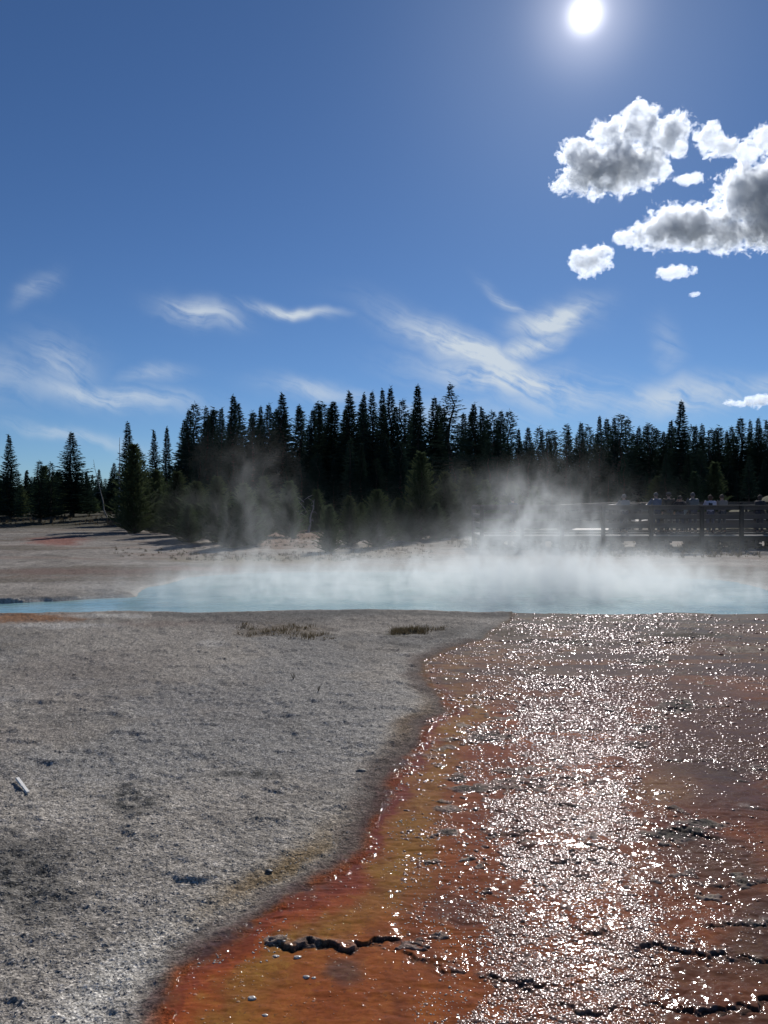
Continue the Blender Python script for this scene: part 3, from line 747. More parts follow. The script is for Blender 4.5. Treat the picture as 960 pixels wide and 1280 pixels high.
# young pines: px, top y, base y, kind, width, label
young = [
 (4,604,652,3,1.2,'low green pine at the photo\'s left edge below the pointed spruce'),
 (26,606,652,1,1.0,'small dark green pine beside the leftmost low pine'),
 (56,583,652,0,1.1,'bushy young pine, left one of the pair under the lone spruce'),
 (73,590,650,1,1.0,'bushy young pine, right one of the pair under the lone spruce'),
 (97,618,647,2,1.3,'low pine shrub on the pale flat at the foot of the lone spruce'),
 (118,622,646,3,1.2,'low pine shrub right of the lone spruce, on the pale flat'),
 (168,556,668,0,.95,'large bushy pine with a broad dark crown left of the rising steam'),
 (196,588,664,1,1.1,'dark young pine right of the large bushy pine'),
 (222,590,672,2,1.3,'young pine behind the left steam plume, first of its clump'),
 (246,602,676,3,1.1,'young pine behind the left steam plume, second of its clump'),
 (272,596,680,0,1.1,'young pine behind the left steam plume, third of its clump'),
 (305,604,684,1,1.1,'wide young pine standing in the left steam plume'),
 (330,596,672,2,1.2,'young pine just left of the reddish clearing'),
 (362,602,672,0,1.1,'green young pine at the back of the reddish clearing'),
 (367,659,675,2,1.1,'tiny pine seedling alone on the reddish clearing'),
 (389,648,662,3,1.2,'tiny pine shrub at the back of the reddish clearing'),
 (412,631,690,1,.95,'small dense green pine at the right edge of the reddish clearing'),
 (437,620,682,0,1.0,'young pine right behind the small dense pine'),
 (452,628,676,2,1.1,'narrow young pine between two wider ones at the wood\'s foot'),
 (472,612,684,3,1.0,'wide young pine with brownish needles near the bank\'s middle'),
 (498,622,676,1,1.0,'young pine left of the big pale green pine'),
 (526,566,674,0,.95,'big pale green young pine, the tallest of those before the wood'),
 (557,590,672,1,.95,'young pine right of the big pale green pine'),
 (583,586,668,2,1.2,'bluish young pine, second right of the big pale green pine'),
 (606,600,667,0,1.0,'young pine near the left end of the boardwalk'),
 (640,602,662,1,1.0,'young pine behind the left end of the boardwalk'),
 (668,608,660,2,1.2,'young pine behind the boardwalk where the steam rises'),
 (868,590,655,0,1.1,'young pine behind the crowd on the boardwalk'),
 (208,622,668,3,1.1,'low rounded pine bush at the foot of the slim spruce pair'),
 (236,630,680,1,1.2,'low pine bush at the front of the clump behind the left steam'),
 (288,634,686,3,1.1,'low pine bush nearest the pool behind the left steam'),
 (318,632,684,0,1.2,'low pine bush left of the dry grass clearing'),
 (345,622,664,1,1.1,'half-hidden young pine behind the dry grass clearing'),
 (396,612,662,2,1.2,'slender young pine at the back right of the clearing'),
 (512,640,678,3,1.1,'low bush at the left foot of the big pale green pine'),
 (545,628,676,1,1.2,'low bush at the right foot of the big pale green pine'),
 (595,630,668,3,1.1,'low bush close to the boardwalk\'s left end'),
 (573,618,670,0,1.1,'young pine between the big pale green pine and the boardwalk'),
 (893,578,655,2,1.2,'tall young pine behind the two people in pale tops'),
 (822,596,655,1,1.1,'young pine left of the crowd on the boardwalk'),
]
for i, (px, ty, by, k, w, lab) in enumerate(young):
    b = at(px, by); d = b.y; h = topz(ty, d)-gz(b.x, b.y)
    ww = w if h > 1.2 else w*1.0
    if h > 4: ww *= .9
    tree(('young', k), b.x, b.y, h, 'young_pine_tree', lab, 'tree', 'young pines before the wood', ww)

# dead snags
def snag(px, ty, by, label, seed, lean=0, r0=.09):
    b = at(px, by); d = b.y; h = topz(ty, d)-gz(b.x, b.y)
    o = empty('dead_tree', (b.x, b.y, gz(b.x, b.y)-.05)); o.rotation_euler.y = lean
    tag(o, label, 'dead tree', 'bare snags')
    r = random.Random(seed); mb = MB()
    mb.tube([(r.uniform(-.05, .05), r.uniform(-.05, .05), h*i/7) for i in range(8)], [r0*(1-.85*i/7) for i in range(8)], 7)
    mb.build('trunk', M_deadwood, o, True)
    for k in range(9):
        z = h*r.uniform(.35, .95); a = r.uniform(0, 6.28); L = r.uniform(.25, .9)*(1.1-z/h)
        q = MB(); q.tube([(0, 0, z), (math.cos(a)*L*.6, math.sin(a)*L*.6, z+.1*L), (math.cos(a)*L, math.sin(a)*L, z-.08)], [.022, .014, .004], 4)
        q.build('branch', M_deadwood, o)
snag(149, 546, 655, 'straight bare snag left of the tall spruce with the bushy pine', 1, .01)
snag(133, 572, 653, 'thin leaning bare snag, left of the straight one', 2, -.22, .06)
snag(386, 622, 664, 'short broken pale snag at the back of the reddish clearing', 3, .15, .08)
# pale deadfall on the edge of the wood behind the clearing
o = empty('fallen_log', (*at(390, 660)[:2], .2)); tag(o, 'heap of pale broken branches at the foot of the wood behind the clearing', 'fallen log')
for k in range(9):
    q = MB(); a = random.uniform(0, 3.1); L = random.uniform(.5, 1.6); c = Vector((random.uniform(-1, 1), random.uniform(-.3, .3), random.uniform(.8, 2.0)))
    dv = Vector((math.cos(a)*.9, .2, random.uniform(-.5, .9)))*L*.5
    q.tube([c-dv, c+Vector((0, 0, .05)), c+dv], [.035, .03, .01], 5); q.build('branch', M_deadwood, o, True)

# ------------------------------------------------------------------ grass tufts
def grass(name, label, spots, mat, seed):
    r = np.random.default_rng(seed); V = []
    for (px, py, rx, ry, n, hh) in spots:
        for k in range(n):
            a = at(px+r.uniform(-rx, rx), py+r.uniform(-ry, ry)); V.append((a.x, a.y, hh*r.uniform(.5, 1.2)))
    V = np.array(V); H = ground_fields(V[:, 0], V[:, 1], full=False)
    nb = 9; N = len(V)
    base = np.repeat(np.column_stack([V[:, :2], H]), nb, 0) + np.column_stack([r.normal(0, .035, (N*nb, 2)), np.full(N*nb, -.005)])
    hh = np.repeat(V[:, 2], nb)*r.uniform(.6, 1.1, N*nb)
    tip = base + np.column_stack([r.normal(0, .35, (N*nb, 2))*hh[:, None], hh])
    w = np.column_stack([r.standard_normal((N*nb, 2)), np.zeros(N*nb)]); w /= np.linalg.norm(w, axis=1, keepdims=True)
    ww = w*(.002+.0003*base[:, 1:2])
    T = np.stack([base-ww, base+ww, tip], 1).reshape(-1, 3)
    me = mesh_np(name, T, np.arange(len(T)).reshape(-1, 3), mat)
    tag(link(bpy.data.objects.new(name, me)), label, None, None, 'stuff')
M_dry = simple_mat('dry_grass', (.13,.10,.055), .8, .4, 3, 0, 10, trans=.3)
grass('grass', 'dry brown grass on the near crust and along the far bank', [
  (345,790,45,7,60,.07),(390,797,25,4,26,.06),(512,792,22,3,70,.09),(545,789,12,3,10,.06),
  (330,697,120,5,200,.12),(345,672,70,14,260,.14),(200,690,60,5,30,.12),(480,690,60,8,90,.12),(600,680,40,5,90,.2),(840,690,110,8,260,.2),
  (60,655,90,4,160,.3),(750,675,60,5,120,.25)], M_dry, 9)
for (px, py, lab) in ((398,868,'tiny upright dry sprout on the bare crust above its twin'),(367,852,'tiny dry sprout on the bare crust, farther and left of its twin')):
    q = MB(); b = at(px, py); zz = gz(b.x, b.y)
    for k in range(5):
        q.tube([(b.x, b.y, zz-.005), (b.x+random.uniform(-.02, .02), b.y, zz+.03), (b.x+random.uniform(-.04, .04), b.y, zz+random.uniform(.05, .09))], [.003, .0025, .001], 4)
    tag(q.build('dry_sprout', M_dry), lab, 'plant', 'dry sprouts on the crust')

# ------------------------------------------------------------------ single stones and the wood chip
def stone(px, py, w, hgt, label, mat, seed, dep=.6, rz=0, name='stone'):
    b = at(px, py); bm = bmesh.new(); bmesh.ops.create_icosphere(bm, subdivisions=3, radius=1)
    r = random.Random(seed); off = Vector((r.uniform(0, 50),)*3)
    from mathutils import noise
    for v in bm.verts:
        v.co *= 1+.35*noise.noise(v.co*1.3+off)+.12*noise.noise(v.co*4+off)
        v.co.z = max(v.co.z, -.5)
        v.co = Vector((v.co.x*w, v.co.y*w*dep, v.co.z*hgt))
    me = bpy.data.meshes.new(name); bm.to_mesh(me); bm.free(); me.materials.append(mat)
    for p in me.polygons: p.use_smooth = True
    o = link(bpy.data.objects.new(name, me)); o.location = (b.x, b.y, gz(b.x, b.y)+hgt*.12); o.rotation_euler.z = rz
    return tag(o, label, 'stone')
M_stone = simple_mat('grey_stone', (.17,.155,.13), .6, .3, 30, .004, 90)
stone(452, 961, .042, .014, 'flat grey stone on the purple wet margin of the runoff', M_stone, 1, .55)
stone(336, 1089, .022, .010, 'small dark pitted stone on the red edge of the runoff', M_dark, 2)
for i, (px, py, s, lab) in enumerate(((383,1221,.016,'round pale pebble alone on the orange mat below the black ledge'),(345,1254-60,.014,'pale pebble just below the left tip of the black ledge'),
     (372,1196,.018,'pale double-lobed pebble under the black ledge'),(315,1248,.018,'pale pebble on the ochre mat near the bottom edge'),(331,1269,.012,'pale pebble lowest on the ochre mat'),(392,1222,.010,'small pale pebble right beside the round one below the ledge'))):
    stone(px, py, s, s*.34, lab, M_flake, 10+i, .7, name='pebble')['group'] = 'pale pebbles on the orange mat'
def wood_chip():
    m = simple_mat('bleached_wood', (.75,.73,.68), .7, .12, 20, .001, 60, stretch=(.1,1,1))
    a = at(22, 980); b = at(35, 997); q = MB()
    za = gz(a.x, a.y)+.025; zb = gz(b.x, b.y)+.012
    q.bar((a.x, a.y, za), (b.x, b.y, zb), .022, .012, .002)
    q.bar((a.x-.006, a.y-.004, za-.004), (a.x*.4+b.x*.6-.008, a.y*.4+b.y*.6-.003, (za+zb)/2), .012, .010, .001)
    tag(q.build('wood_chip', m, None, False, .002), 'bleached splinter of wood lying alone on the grey crust', 'wood chip')
wood_chip()

# ------------------------------------------------------------------ boardwalks
M_wood = simple_mat('weathered_boards', (.105,.088,.075), .75, .35, 6, .003, 30, stretch=(.25,1,1))
M_deck = simple_mat('worn_deck_planks', (.33,.30,.27), .7, .3, 4, .003, 25)
M_post = simple_mat('dark_treated_posts', (.055,.045,.038), .8, .35, 6, .003, 30, stretch=(1,1,.25))
DZ = .60
def walk(name, label, P, width, posts_px=None, spacing=1.9, pier=True, seed=1, zs=None):
    """P: centre line in plan; deck, stringers, rails, posts on both sides"""
    root = empty(name, (0, 0, 0)); tag(root, label, 'boardwalk'); r = random.Random(seed)
    deck = MB(); rails = []
    P = [Vector((p[0], p[1], 0)) for p in P]
    zs = zs or [DZ]*len(P)
    nrm = []
    for i in range(len(P)):
        a = P[max(0, i-1)]; b = P[min(len(P)-1, i+1)]; d = (b-a).normalized(); nrm.append(Vector((-d.y, d.x, 0)))
    for i in range(len(P)-1):
        a, b = P[i], P[i+1]; L = (b-a).length; d = (b-a)/L; n = Vector((-d.y, d.x, 0)); k = max(1, int(L/.15)); ang = math.atan2(d.y, d.x)
        for j in range(k):
            t = (j+.5)/k; c = a.lerp(b, t); z = zs[i]*(1-t)+zs[i+1]*t
            deck.box((c.x, c.y, z-.02+r.uniform(-.003, .003)), (L/k-.008, width+r.uniform(-.03, .03), .04), ang)
        for s in (-1, 0, 1):
            e = MB(); o1 = n*s*(width/2-.12)
            e.bar((a.x+o1.x, a.y+o1.y, zs[i]-.145), (b.x+o1.x, b.y+o1.y, zs[i+1]-.145), .06, .20)
            e.build('stringer', M_post, root)
        for s in (-1, 1):
            e0 = a+n*s*(width/2+.02); e1 = b+n*s*(width/2+.02)
            for (zz, hh, tt) in ((1.085, .15, .05), (.74, .17, .045), (.385, .20, .045)):
                q = MB(); q.bar((e0.x, e0.y, zs[i]+zz), (e1.x, e1.y, zs[i+1]+zz), tt, hh); q.build('rail', M_wood, root, False, .006)
            q = MB(); q.bar((e0.x, e0.y, zs[i]+1.178), (e1.x, e1.y, zs[i+1]+1.178), .17, .034); q.build('rail_cap', M_wood, root, False, .006)
            q = MB(); f0 = a+n*s*(width/2-.03); f1 = b+n*s*(width/2-.03); q.bar((f0.x, f0.y, zs[i]+.06), (f1.x, f1.y, zs[i+1]+.06), .05, .09); q.build('toe_board', M_wood, root, False, .005)
            m = max(1, round(L/spacing))
            ts = [(k2+.0)/m for k2 in range(m+1)] if posts_px is None else [((px-480)/F*(e0.y)-e0.x)/(e1.x-e0.x) for px in posts_px]
            if s == 1 and posts_px is not None: ts = [(k2)/m for k2 in range(m+1)]
            for t in ts:
                if t < -.01 or t > 1.01: continue
                c = e0.lerp(e1, t)+n*s*.075; z = zs[i]*(1-t)+zs[i+1]*t
                g = gz(c.x, c.y)
                q = MB(); q.box((c.x, c.y, (z+1.15+g-.15)/2), (.14, .14, z+1.15-g+.15), ang, .004); q.build('post', M_post, root, False, .008)
                if pier and s == -1:
                    # crib of stacked sleepers under the deck
                    q = MB()
                    for lv in range(4):
                        zc = g+.02+lv*(z-.25-g)/4+.06
                        if lv % 2 == 0:
                            for yy in (.25, 1.0, 1.75): q.box((c.x+.38, c.y+yy, zc), (.85, .12, .10), ang, .006)
                        else:
                            for xx in (.08, .34, .6, .8): q.box((c.x+xx, c.y+1.0, zc), (.09, 1.9, .10), ang, .006)
                    for xx in (.1, .33, .62): q.box((c.x+xx, c.y+.16, (g+z-.25)/2), (.07, .07, z-.25-g+.1), ang, .004)
                    q.build('pier', M_post, root)
    deck.build('deck', M_deck, root)
    return root
yA = 30.5
xa, xb = at_d(602, yA).x, at_d(1180, yA).x
A = walk('boardwalk', 'weathered wooden boardwalk with post and rail sides, nearest beyond the pool', [(xa, yA+1.35), (xb, yA+1.35)], 2.7,
         [602,652,702,753.5,813.5,876.5,926,984,1044,1104,1164], 2.0)
# end rail and braces at its left end
for (zz, hh) in ((1.085, .15), (.74, .17), (.385, .20)):
    q = MB(); q.bar((xa-.03, yA, DZ+zz), (xa-.03, yA+2.7, DZ+zz), .045, hh); q.build('rail', M_wood, A, False, .006)
for sx in (0, 1):
    q = MB(); q.bar((xa+.05+sx*1.6, yA-.02, .42 if sx == 0 else -.02), (xa+1.5+sx*.0 if sx == 0 else xa+.1, yA-.02 + (.05 if sx else 0), .0 if sx == 0 else .40), .05, .13); q.build('brace', M_post, A)
for (px0, px1, off) in ((612, 655, .3), (655, 702, .3)):
    q = MB(); 
    for t in range(3): q.box((at_d(px0+8+t*9, yA).x, yA+.25, .17), (.12, .12, .5))
    q.build('pier', M_post, A)
B0 = at_d(722, yA+2.9); B1 = at_d(748, 42); B2 = at_d(812, 51.5); B3 = at_d(1010, 54)
walk('boardwalk', 'second boardwalk branching back from the near one and running behind the crowd', [(B0.x+.3, yA+2.95), (B1.x, B1.y), (B2.x, B2.y), (B3.x, B3.y)], 2.0, None, 2.2, False, 2, [DZ, DZ, .68, .68])

# ------------------------------------------------------------------ people
def cloth(name, c, r=.85): return simple_mat(name, c, r, .18, 12, .002, 40)
M_skin = simple_mat('skin', (.50,.32,.24), .5, .06, 10)
def skin_obj(name, verts, edges, rad, mat, parent, root=0, sub=1):
    me = bpy.data.meshes.new(name); me.from_pydata([tuple(v) for v in verts], edges, [])
    me.materials.append(mat)
    o = link(bpy.data.objects.new(name, me), parent)
    m = o.modifiers.new('skin', 'SKIN'); m.use_smooth_shade = True
    me.skin_vertices or None
    if not me.skin_vertices: me.attributes
    for i, sv in enumerate(me.skin_vertices[0].data):
        sv.radius = rad[i] if isinstance(rad[i], tuple) else (rad[i], rad[i]); sv.use_root = (i == root)
    s = o.modifiers.new('sub', 'SUBSURF'); s.levels = s.render_levels = sub
    return o
def person(px, top, d, rz, label, shirt, trou, hair, pose='rest', hat=None, sling=None, long_hair=False, hood=False, item=None):
    x = (px-480)/F*d; z = DZ; h = topz(top, d)-z; k = h/1.70
    root = empty('person', (x, d, z), rz); tag(root, label, 'person', 'people on the boardwalk')
    S = lambda a: Vector(a)*k
    # faces +Y before rotation (away from the camera at rz = 0)
    pel, wst, chs, nk, nk2, hd, crn = map(S, ((0,0,.93),(0,.01,1.08),(0,.0,1.30),(0,-.01,1.44),(0,.01,1.50),(0,.025,1.585),(0,.015,1.65)))
    V = [pel, wst, chs, nk, nk2, hd, crn]; E = [(0,1),(1,2),(2,3),(3,4),(4,5),(5,6)]
    Rd = [(.125*k,.10*k),(.115*k,.09*k),(.14*k,.10*k),(.06*k,.055*k),(.052*k,.052*k),(.082*k,.095*k),(.055*k,.065*k)]
    ARM, LEG = [], []
    for s in (-1, 1):
        hip = S((s*.09,0,.90)); kn = S((s*.11,.015,.50)); an = S((s*.12,-.02,.09)); toe = S((s*.14,.13,.035))
        b = len(V); V += [hip, kn, an, toe]; E += [(0,b),(b,b+1),(b+1,b+2),(b+2,b+3)]; Rd += [.085*k,.055*k,.038*k,(.04*k,.028*k)]
        LEG.append((hip, kn, an, toe))
        sh = S((s*.185,0,1.385))
        if pose == 'lean': el = S((s*.27,.16,1.14)); wr = S((s*.20,.36,1.19))
        elif pose == 'camera': el = S((s*.26,.17,1.22)); wr = S((s*.08,.24,1.50))
        elif pose == 'hold': el = S((s*.25,.05,1.12)); wr = S((s*.13,.27,1.16))
        else: el = S((s*.25,-.03,1.11)); wr = S((s*.25,.06,.87))
        b = len(V); V += [sh, el, wr]; E += [(2,b),(b,b+1),(b+1,b+2)]; Rd += [.058*k,.042*k,.028*k]
        ARM.append((sh, el, wr))
        dv = (wr-el).normalized(); side = dv.cross(Vector((0,0,1)) if abs(dv.z) < .8 else Vector((0,1,0))).normalized(); palm = wr+dv*.07*k
        pb = len(V); V.append(palm); E.append((b+2, pb)); Rd.append((.034*k,.018*k))
        dn = Vector((0,0,-1)) if abs(dv.z) < .8 else Vector((0,1,0))
        for f in range(4):
            o1 = side*(f-1.5)*.02*k; L = (.032,.04,.037,.028)[f]*k
            q = len(V); V += [palm+o1+dv*.03*k, palm+o1*1.1+dv*(.03*k+L), palm+o1*1.1+dv*(.03*k+L*1.3)+dn*L*.6]
            E += [(pb,q),(q,q+1),(q+1,q+2)]; Rd += [.010*k,.0085*k,.007*k]
        q = len(V); V += [wr+dv*.03*k-side*s*.035*k, wr+dv*.065*k-side*s*.05*k]; E += [(b+2,q),(q,q+1)]; Rd += [.012*k,.009*k]
    skin_obj('body', V, E, Rd, M_skin, root)
    # face: nose, ears, eyes, mouth
    fc = MB()
    fc.tube([S((0,.115,1.60)), S((0,.138,1.575)), S((0,.118,1.563))], [.008*k,.014*k,.010*k], 6)
    for s in (-1, 1): fc.tube([S((s*.083,.02,1.605)), S((s*.095,.012,1.59)), S((s*.085,.02,1.56))], [.008*k,.016*k,.008*k], 6)
    fc.build('face', M_skin, root, True)
    ey = MB()
    for s in (-1, 1): ey.tube([S((s*.032,.108,1.60)), S((s*.032,.118,1.60))], [.010*k,.006*k], 6)
    ey.tube([S((-.022,.113,1.537)), S((0,.118,1.535)), S((.022,.113,1.537))], [.003*k,.005*k,.003*k], 5)
    ey.build('eyes_and_mouth', simple_mat('dark_features', (.05,.03,.03), .4), root)
    # clothes
    g = .018*k
    V2 = [S((0,0,.86)), wst, chs, S((0,-.005,1.41))]; E2 = [(0,1),(1,2),(2,3)]; R2 = [(.17*k,.135*k),(.165*k,.135*k),(.20*k,.15*k),(.11*k,.09*k)]
    if hood: V2.append(S((0,-.05,1.47))); E2.append((3,4)); R2.append((.10*k,.07*k))
    for sh, el, wr in ARM:
        b = len(V2); V2 += [sh, el, wr-(wr-el)*.12]; E2 += [(2,b),(b,b+1),(b+1,b+2)]; R2 += [.105*k,.075*k,.055*k]
    skin_obj('jacket' if hood else 'shirt', V2, E2, R2, cloth('top_cloth', shirt), root)
    V3 = [S((0,0,.90))]; E3 = []; R3 = [(.135*k,.11*k)]
    for hip, kn, an, toe in LEG:
        b = len(V3); V3 += [hip, kn, an+Vector((0,0,.02*k))]; E3 += [(0,b),(b,b+1),(b+1,b+2)]; R3 += [.098*k,.07*k,.058*k]
    skin_obj('trousers', V3, E3, R3, cloth('trouser_cloth', trou), root)
    for hip, kn, an, toe in LEG:
        q = MB(); q.tube([an+Vector((0,-.05*k,-.06*k)), an+Vector((0,.03*k,-.045*k)), toe, toe+Vector((0,.03*k,0))], [.04*k,.05*k,.045*k,.02*k], 8)
        q.build('shoe', cloth('shoe', (.05,.05,.05)), root, True)
    hb = bmesh.new(); bmesh.ops.create_uvsphere(hb, u_segments=14, v_segments=10, radius=1)
    for v in hb.verts:
        low = -.2 if v.co.y > .1 else -.75
        if long_hair and v.co.y < .25: low = -2.2
        if v.co.z < 0: v.co.z *= (1.6 if long_hair and v.co.y < .25 else .8)
        f = 1+.05*math.sin(v.co.x*9+v.co.z*7)
        v.co = Vector((v.co.x*.094*f, v.co.y*.108*f-.012, v.co.z*.105))*k + S((0,.02,1.612))
    dl = [v for v in hb.verts if v.co.y > .085*k and v.co.z < 1.64*k]
    bmesh.ops.delete(hb, geom=dl, context='VERTS')
    me = bpy.data.meshes.new('hair'); hb.to_mesh(me); hb.free(); me.materials.append(cloth('hair_colour', tuple(q_*.55 for q_ in hair), .8))
    for p in me.polygons: p.use_smooth = True
    link(bpy.data.objects.new('hair', me), root)
    if hat:
        q = MB(); q.tube([S((0,.02,1.63)), S((0,.02,1.655)), S((0,.02,1.70)), S((0,.02,1.725))], [.105*k,.108*k,.09*k,.03*k], 14)
        q.box(S((0,.14,1.645)), (.14*k,.11*k,.012*k)); q.build('cap', cloth('cap_cloth', hat), root, True)
    if sling:
        q = MB(); pts = [S((-.15,-.02,1.43)), S((-.06,-.135,1.33)), S((.06,-.14,1.18)), S((.14,-.06,1.05))]
        q.tube(pts, [.028*k]*4, 6); q.build('bag_strap', cloth('bag_strap', sling), root, True)
        q = MB(); q.box(S((-.03,-.165,1.29)), (.16*k,.07*k,.11*k), jit=.01); q.build('shoulder_bag', cloth('bag', sling), root, False, .02)
    return root
PD = 32.3
back = 0
person(641, 622, 32.0, .3, 'person in dark clothes faintly seen through steam near the boardwalk\'s left end', (.05,.055,.08), (.05,.05,.06), (.05,.035,.03), 'lean')
person(780, 618, 31.6, .1, 'person with pale hair half hidden by a steam plume', (.35,.34,.32), (.12,.12,.13), (.55,.50,.42), 'lean')
person(820, 616, PD, .2, 'person in a blue jacket at the left end of the crowd, facing away', (.05,.10,.19), (.06,.07,.10), (.30,.27,.24), 'lean', hood=True)
person(836, 616, PD, -.1, 'person in a black t-shirt with bare arms beside the blue jacket', (.02,.02,.022), (.20,.18,.15), (.10,.07,.05), 'rest', hat=(.10,.09,.09))
person(850, 620, PD-.2, math.pi-.5, 'shorter person in black raising a camera to the face', (.03,.03,.035), (.08,.09,.12), (.05,.035,.03), 'camera')
person(854, 626, PD+.1, .2, 'smallest person, in a pale top, between the camera holder and the grey jacket', (.45,.50,.48), (.10,.10,.10), (.12,.08,.05), 'hold', long_hair=True)
person(866, 616, PD, 0, 'broad person in a grey hooded jacket leaning on the far rail', (.16,.17,.17), (.10,.10,.12), (.26,.24,.22), 'lean', hood=True)
person(888, 619, PD, -.15, 'person in a white top with a dark bag strap across the back', (.62,.58,.66), (.12,.12,.16), (.18,.10,.06), 'lean', sling=(.03,.03,.04), long_hair=True)
person(902.5, 618.5, PD, .1, 'person in a beige jacket at the right of the crowd', (.30,.25,.21), (.10,.10,.10), (.22,.16,.12), 'lean')
person(950, 619, 32.0, -1.2, 'person with long hair turned sideways alone near the right edge', (.04,.04,.045), (.06,.06,.07), (.13,.09,.07), 'hold', long_hair=True)
c = MB(); b = at_d(849, PD-.45); c.box((b.x, b.y, topz(623, PD-.4)), (.12,.06,.08)); c.tube([(b.x, b.y-.03, topz(623, PD-.4)), (b.x-.02, b.y-.10, topz(623, PD-.4))], [.03,.03], 10)
tag(c.build('camera_body', simple_mat('black_camera', (.02,.02,.02), .4), None, False, .008), 'small black camera held up to the face of the shorter person in black', 'camera')

# ------------------------------------------------------------------ steam (a voxel volume grown from fields)
def vol_mat(name, density, color, aniso, homog=False):
    m, n = material(name)
    v = n.add('ShaderNodeVolumePrincipled', {'Color': (*color, 1), 'Density': density, 'Anisotropy': aniso})
    finish(n, None, v); m.cycles.homogeneous_volume = homog; return m
def gn_volume(name, mat, lo, hi, res, field, label, cat=None, kind=None, group=None, loc=None, iso=None):
    me = bpy.data.meshes.new(name)
    loc = Vector(loc or (0,0,0))
    b = MB(); b.box(((lo[0]+hi[0])/2, (lo[1]+hi[1])/2, (lo[2]+hi[2])/2), (hi[0]-lo[0], hi[1]-lo[1], hi[2]-lo[2]))
    me.from_pydata(b.v, [], b.f); me.materials.append(mat)
    o = link(bpy.data.objects.new(name, me)); o.location = loc
    ng = bpy.data.node_groups.new(name, 'GeometryNodeTree')
    ng.interface.new_socket('Geometry', in_out='INPUT', socket_type='NodeSocketGeometry')
    ng.interface.new_socket('Geometry', in_out='OUTPUT', socket_type='NodeSocketGeometry')
    n = NT(ng); out = ng.nodes.new('NodeGroupOutput')
    pos = n.add('GeometryNodeInputPosition')
    d = field(n, pos)
    vc = n.add('GeometryNodeVolumeCube', {'Density': d, 'Background': 0., 'Min': lo, 'Max': hi, 'Resolution X': res[0], 'Resolution Y': res[1], 'Resolution Z': res[2]})
    if iso is not None: vc = n.add('GeometryNodeVolumeToMesh', {'Volume': vc, 'Threshold': iso, 'Adaptivity': 0.})
    sm = n.add('GeometryNodeSetMaterial', {'Geometry': vc, 'Material': mat})
    ng.links.new(sm, out.inputs[0])
    md = o.modifiers.new('volume', 'NODES'); md.node_group = ng
    tag(o, label, cat, group, kind)
    return o
# plumes: photo x, y of top, distance, radius (m), strength
PLUMES = [(660,585,17.5,.85,1.0),(700,620,18.5,1.0,.9),(620,650,17,1.0,.8),(785,600,19,.42,.42),(760,685,18,1.1,.7),(335,550,19.5,.8,.2),(268,615,19.5,.5,.24),(490,640,19.5,.5,.22),
          (560,685,18,1.2,.6),(860,712,18.5,1.2,.28),(400,690,18.5,1.4,.40),(240,705,18,1.2,.42),(590,640,19,.5,.3),(930,712,18,.9,.4),(730,560,19,.5,.22)]
def steam_field(n, pos):
    sep = n.add('ShaderNodeSeparateXYZ', {0: pos}, None); X, Y, Z = sep.outputs
    warp = n.noise(n.vm('MULTIPLY', pos, (1., 1., .7)), .8, 2, .5, 0, 1)
    w = n.vm('MULTIPLY', n.vm('SUBTRACT', warp, (.5,.5,.5)), (3.0,1.2,.9))
    q = n.vm('ADD', pos, w)
    nz = n.noise(n.vm('MULTIPLY', q, (1.15, 1.0, .55)), 1.9, 6, .64)
    wisp = n.sm(nz, .45, .66)
    qs = n.add('ShaderNodeSeparateXYZ', {0: q}, None); QX, QY, QZ = qs.outputs
    # low blanket over the pool: thicker to the right of the middle
    bx = n.m('ADD', n.m('MULTIPLY', n.sm(X, -7.2, -1.5), .45), n.m('MULTIPLY', n.sm(X, .5, 3.2), .55))
    bx = n.m('MULTIPLY', bx, n.m('SUBTRACT', 1., n.m('MULTIPLY', n.sm(X, 6.3, 8.6), .96)))
    by = n.m('MULTIPLY', n.sm(Y, 14.2, 15.6), n.m('SUBTRACT', 1., n.sm(Y, 20.5, 22.6)))
    hz = n.m('EXPONENT', n.m('MULTIPLY', n.m('MAXIMUM', QZ, 0.), -2.9))
    tot = n.m('MULTIPLY', n.m('MULTIPLY', bx, by), n.m('MULTIPLY', hz, 1.4))
    for (px, ty, d, rad, st) in PLUMES:
        c = at_d(px, d); top = max(.5, topz(ty, d))
        lean = .25
        dx = n.m('SUBTRACT', n.m('SUBTRACT', QX, c.x), n.m('MULTIPLY', QZ, -.12)); dy = n.m('SUBTRACT', QY, d)
        rr = n.m('ADD', rad*.6, n.m('MULTIPLY', Z, .13))
        e = n.m('DIVIDE', n.m('ADD', n.m('MULTIPLY', dx, dx), n.m('MULTIPLY', n.m('MULTIPLY', dy, dy), .5)), n.m('MULTIPLY', rr, rr))
        g = n.m('EXPONENT', n.m('MULTIPLY', e, -1.))
        zf = n.m('SUBTRACT', 1., n.sm(QZ, top*.35, top*1.15))
        tot = n.m('ADD', tot, n.m('MULTIPLY', n.m('MULTIPLY', g, zf), st*.78))
    lim = n.m('MULTIPLY', n.m('MULTIPLY', n.sm(X, -9.8, -7.5), n.m('SUBTRACT', 1., n.sm(X, 11., 12.))), n.m('MULTIPLY', n.sm(Z, -.07, 0.0), n.m('SUBTRACT', 1., n.sm(Z, 3.6, 4.4))))
    lim = n.m('MULTIPLY', lim, n.m('MULTIPLY', n.sm(Y, 13.95, 14.8), n.m('SUBTRACT', 1., n.sm(Y, 22., 22.9))))
    base = n.m('ADD', n.m('MULTIPLY', .10, hz), n.m('MULTIPLY', wisp, 1.1))
    return n.m('MULTIPLY', n.m('MULTIPLY', tot, base), lim)
gn_volume('steam', vol_mat('white_steam', 1.6, (.93,.95,.95), .3), (-10,14,-.07), (12,23,4.5), (330,110,84), steam_field, 'white steam drifting up from the hot pool', None, 'stuff')

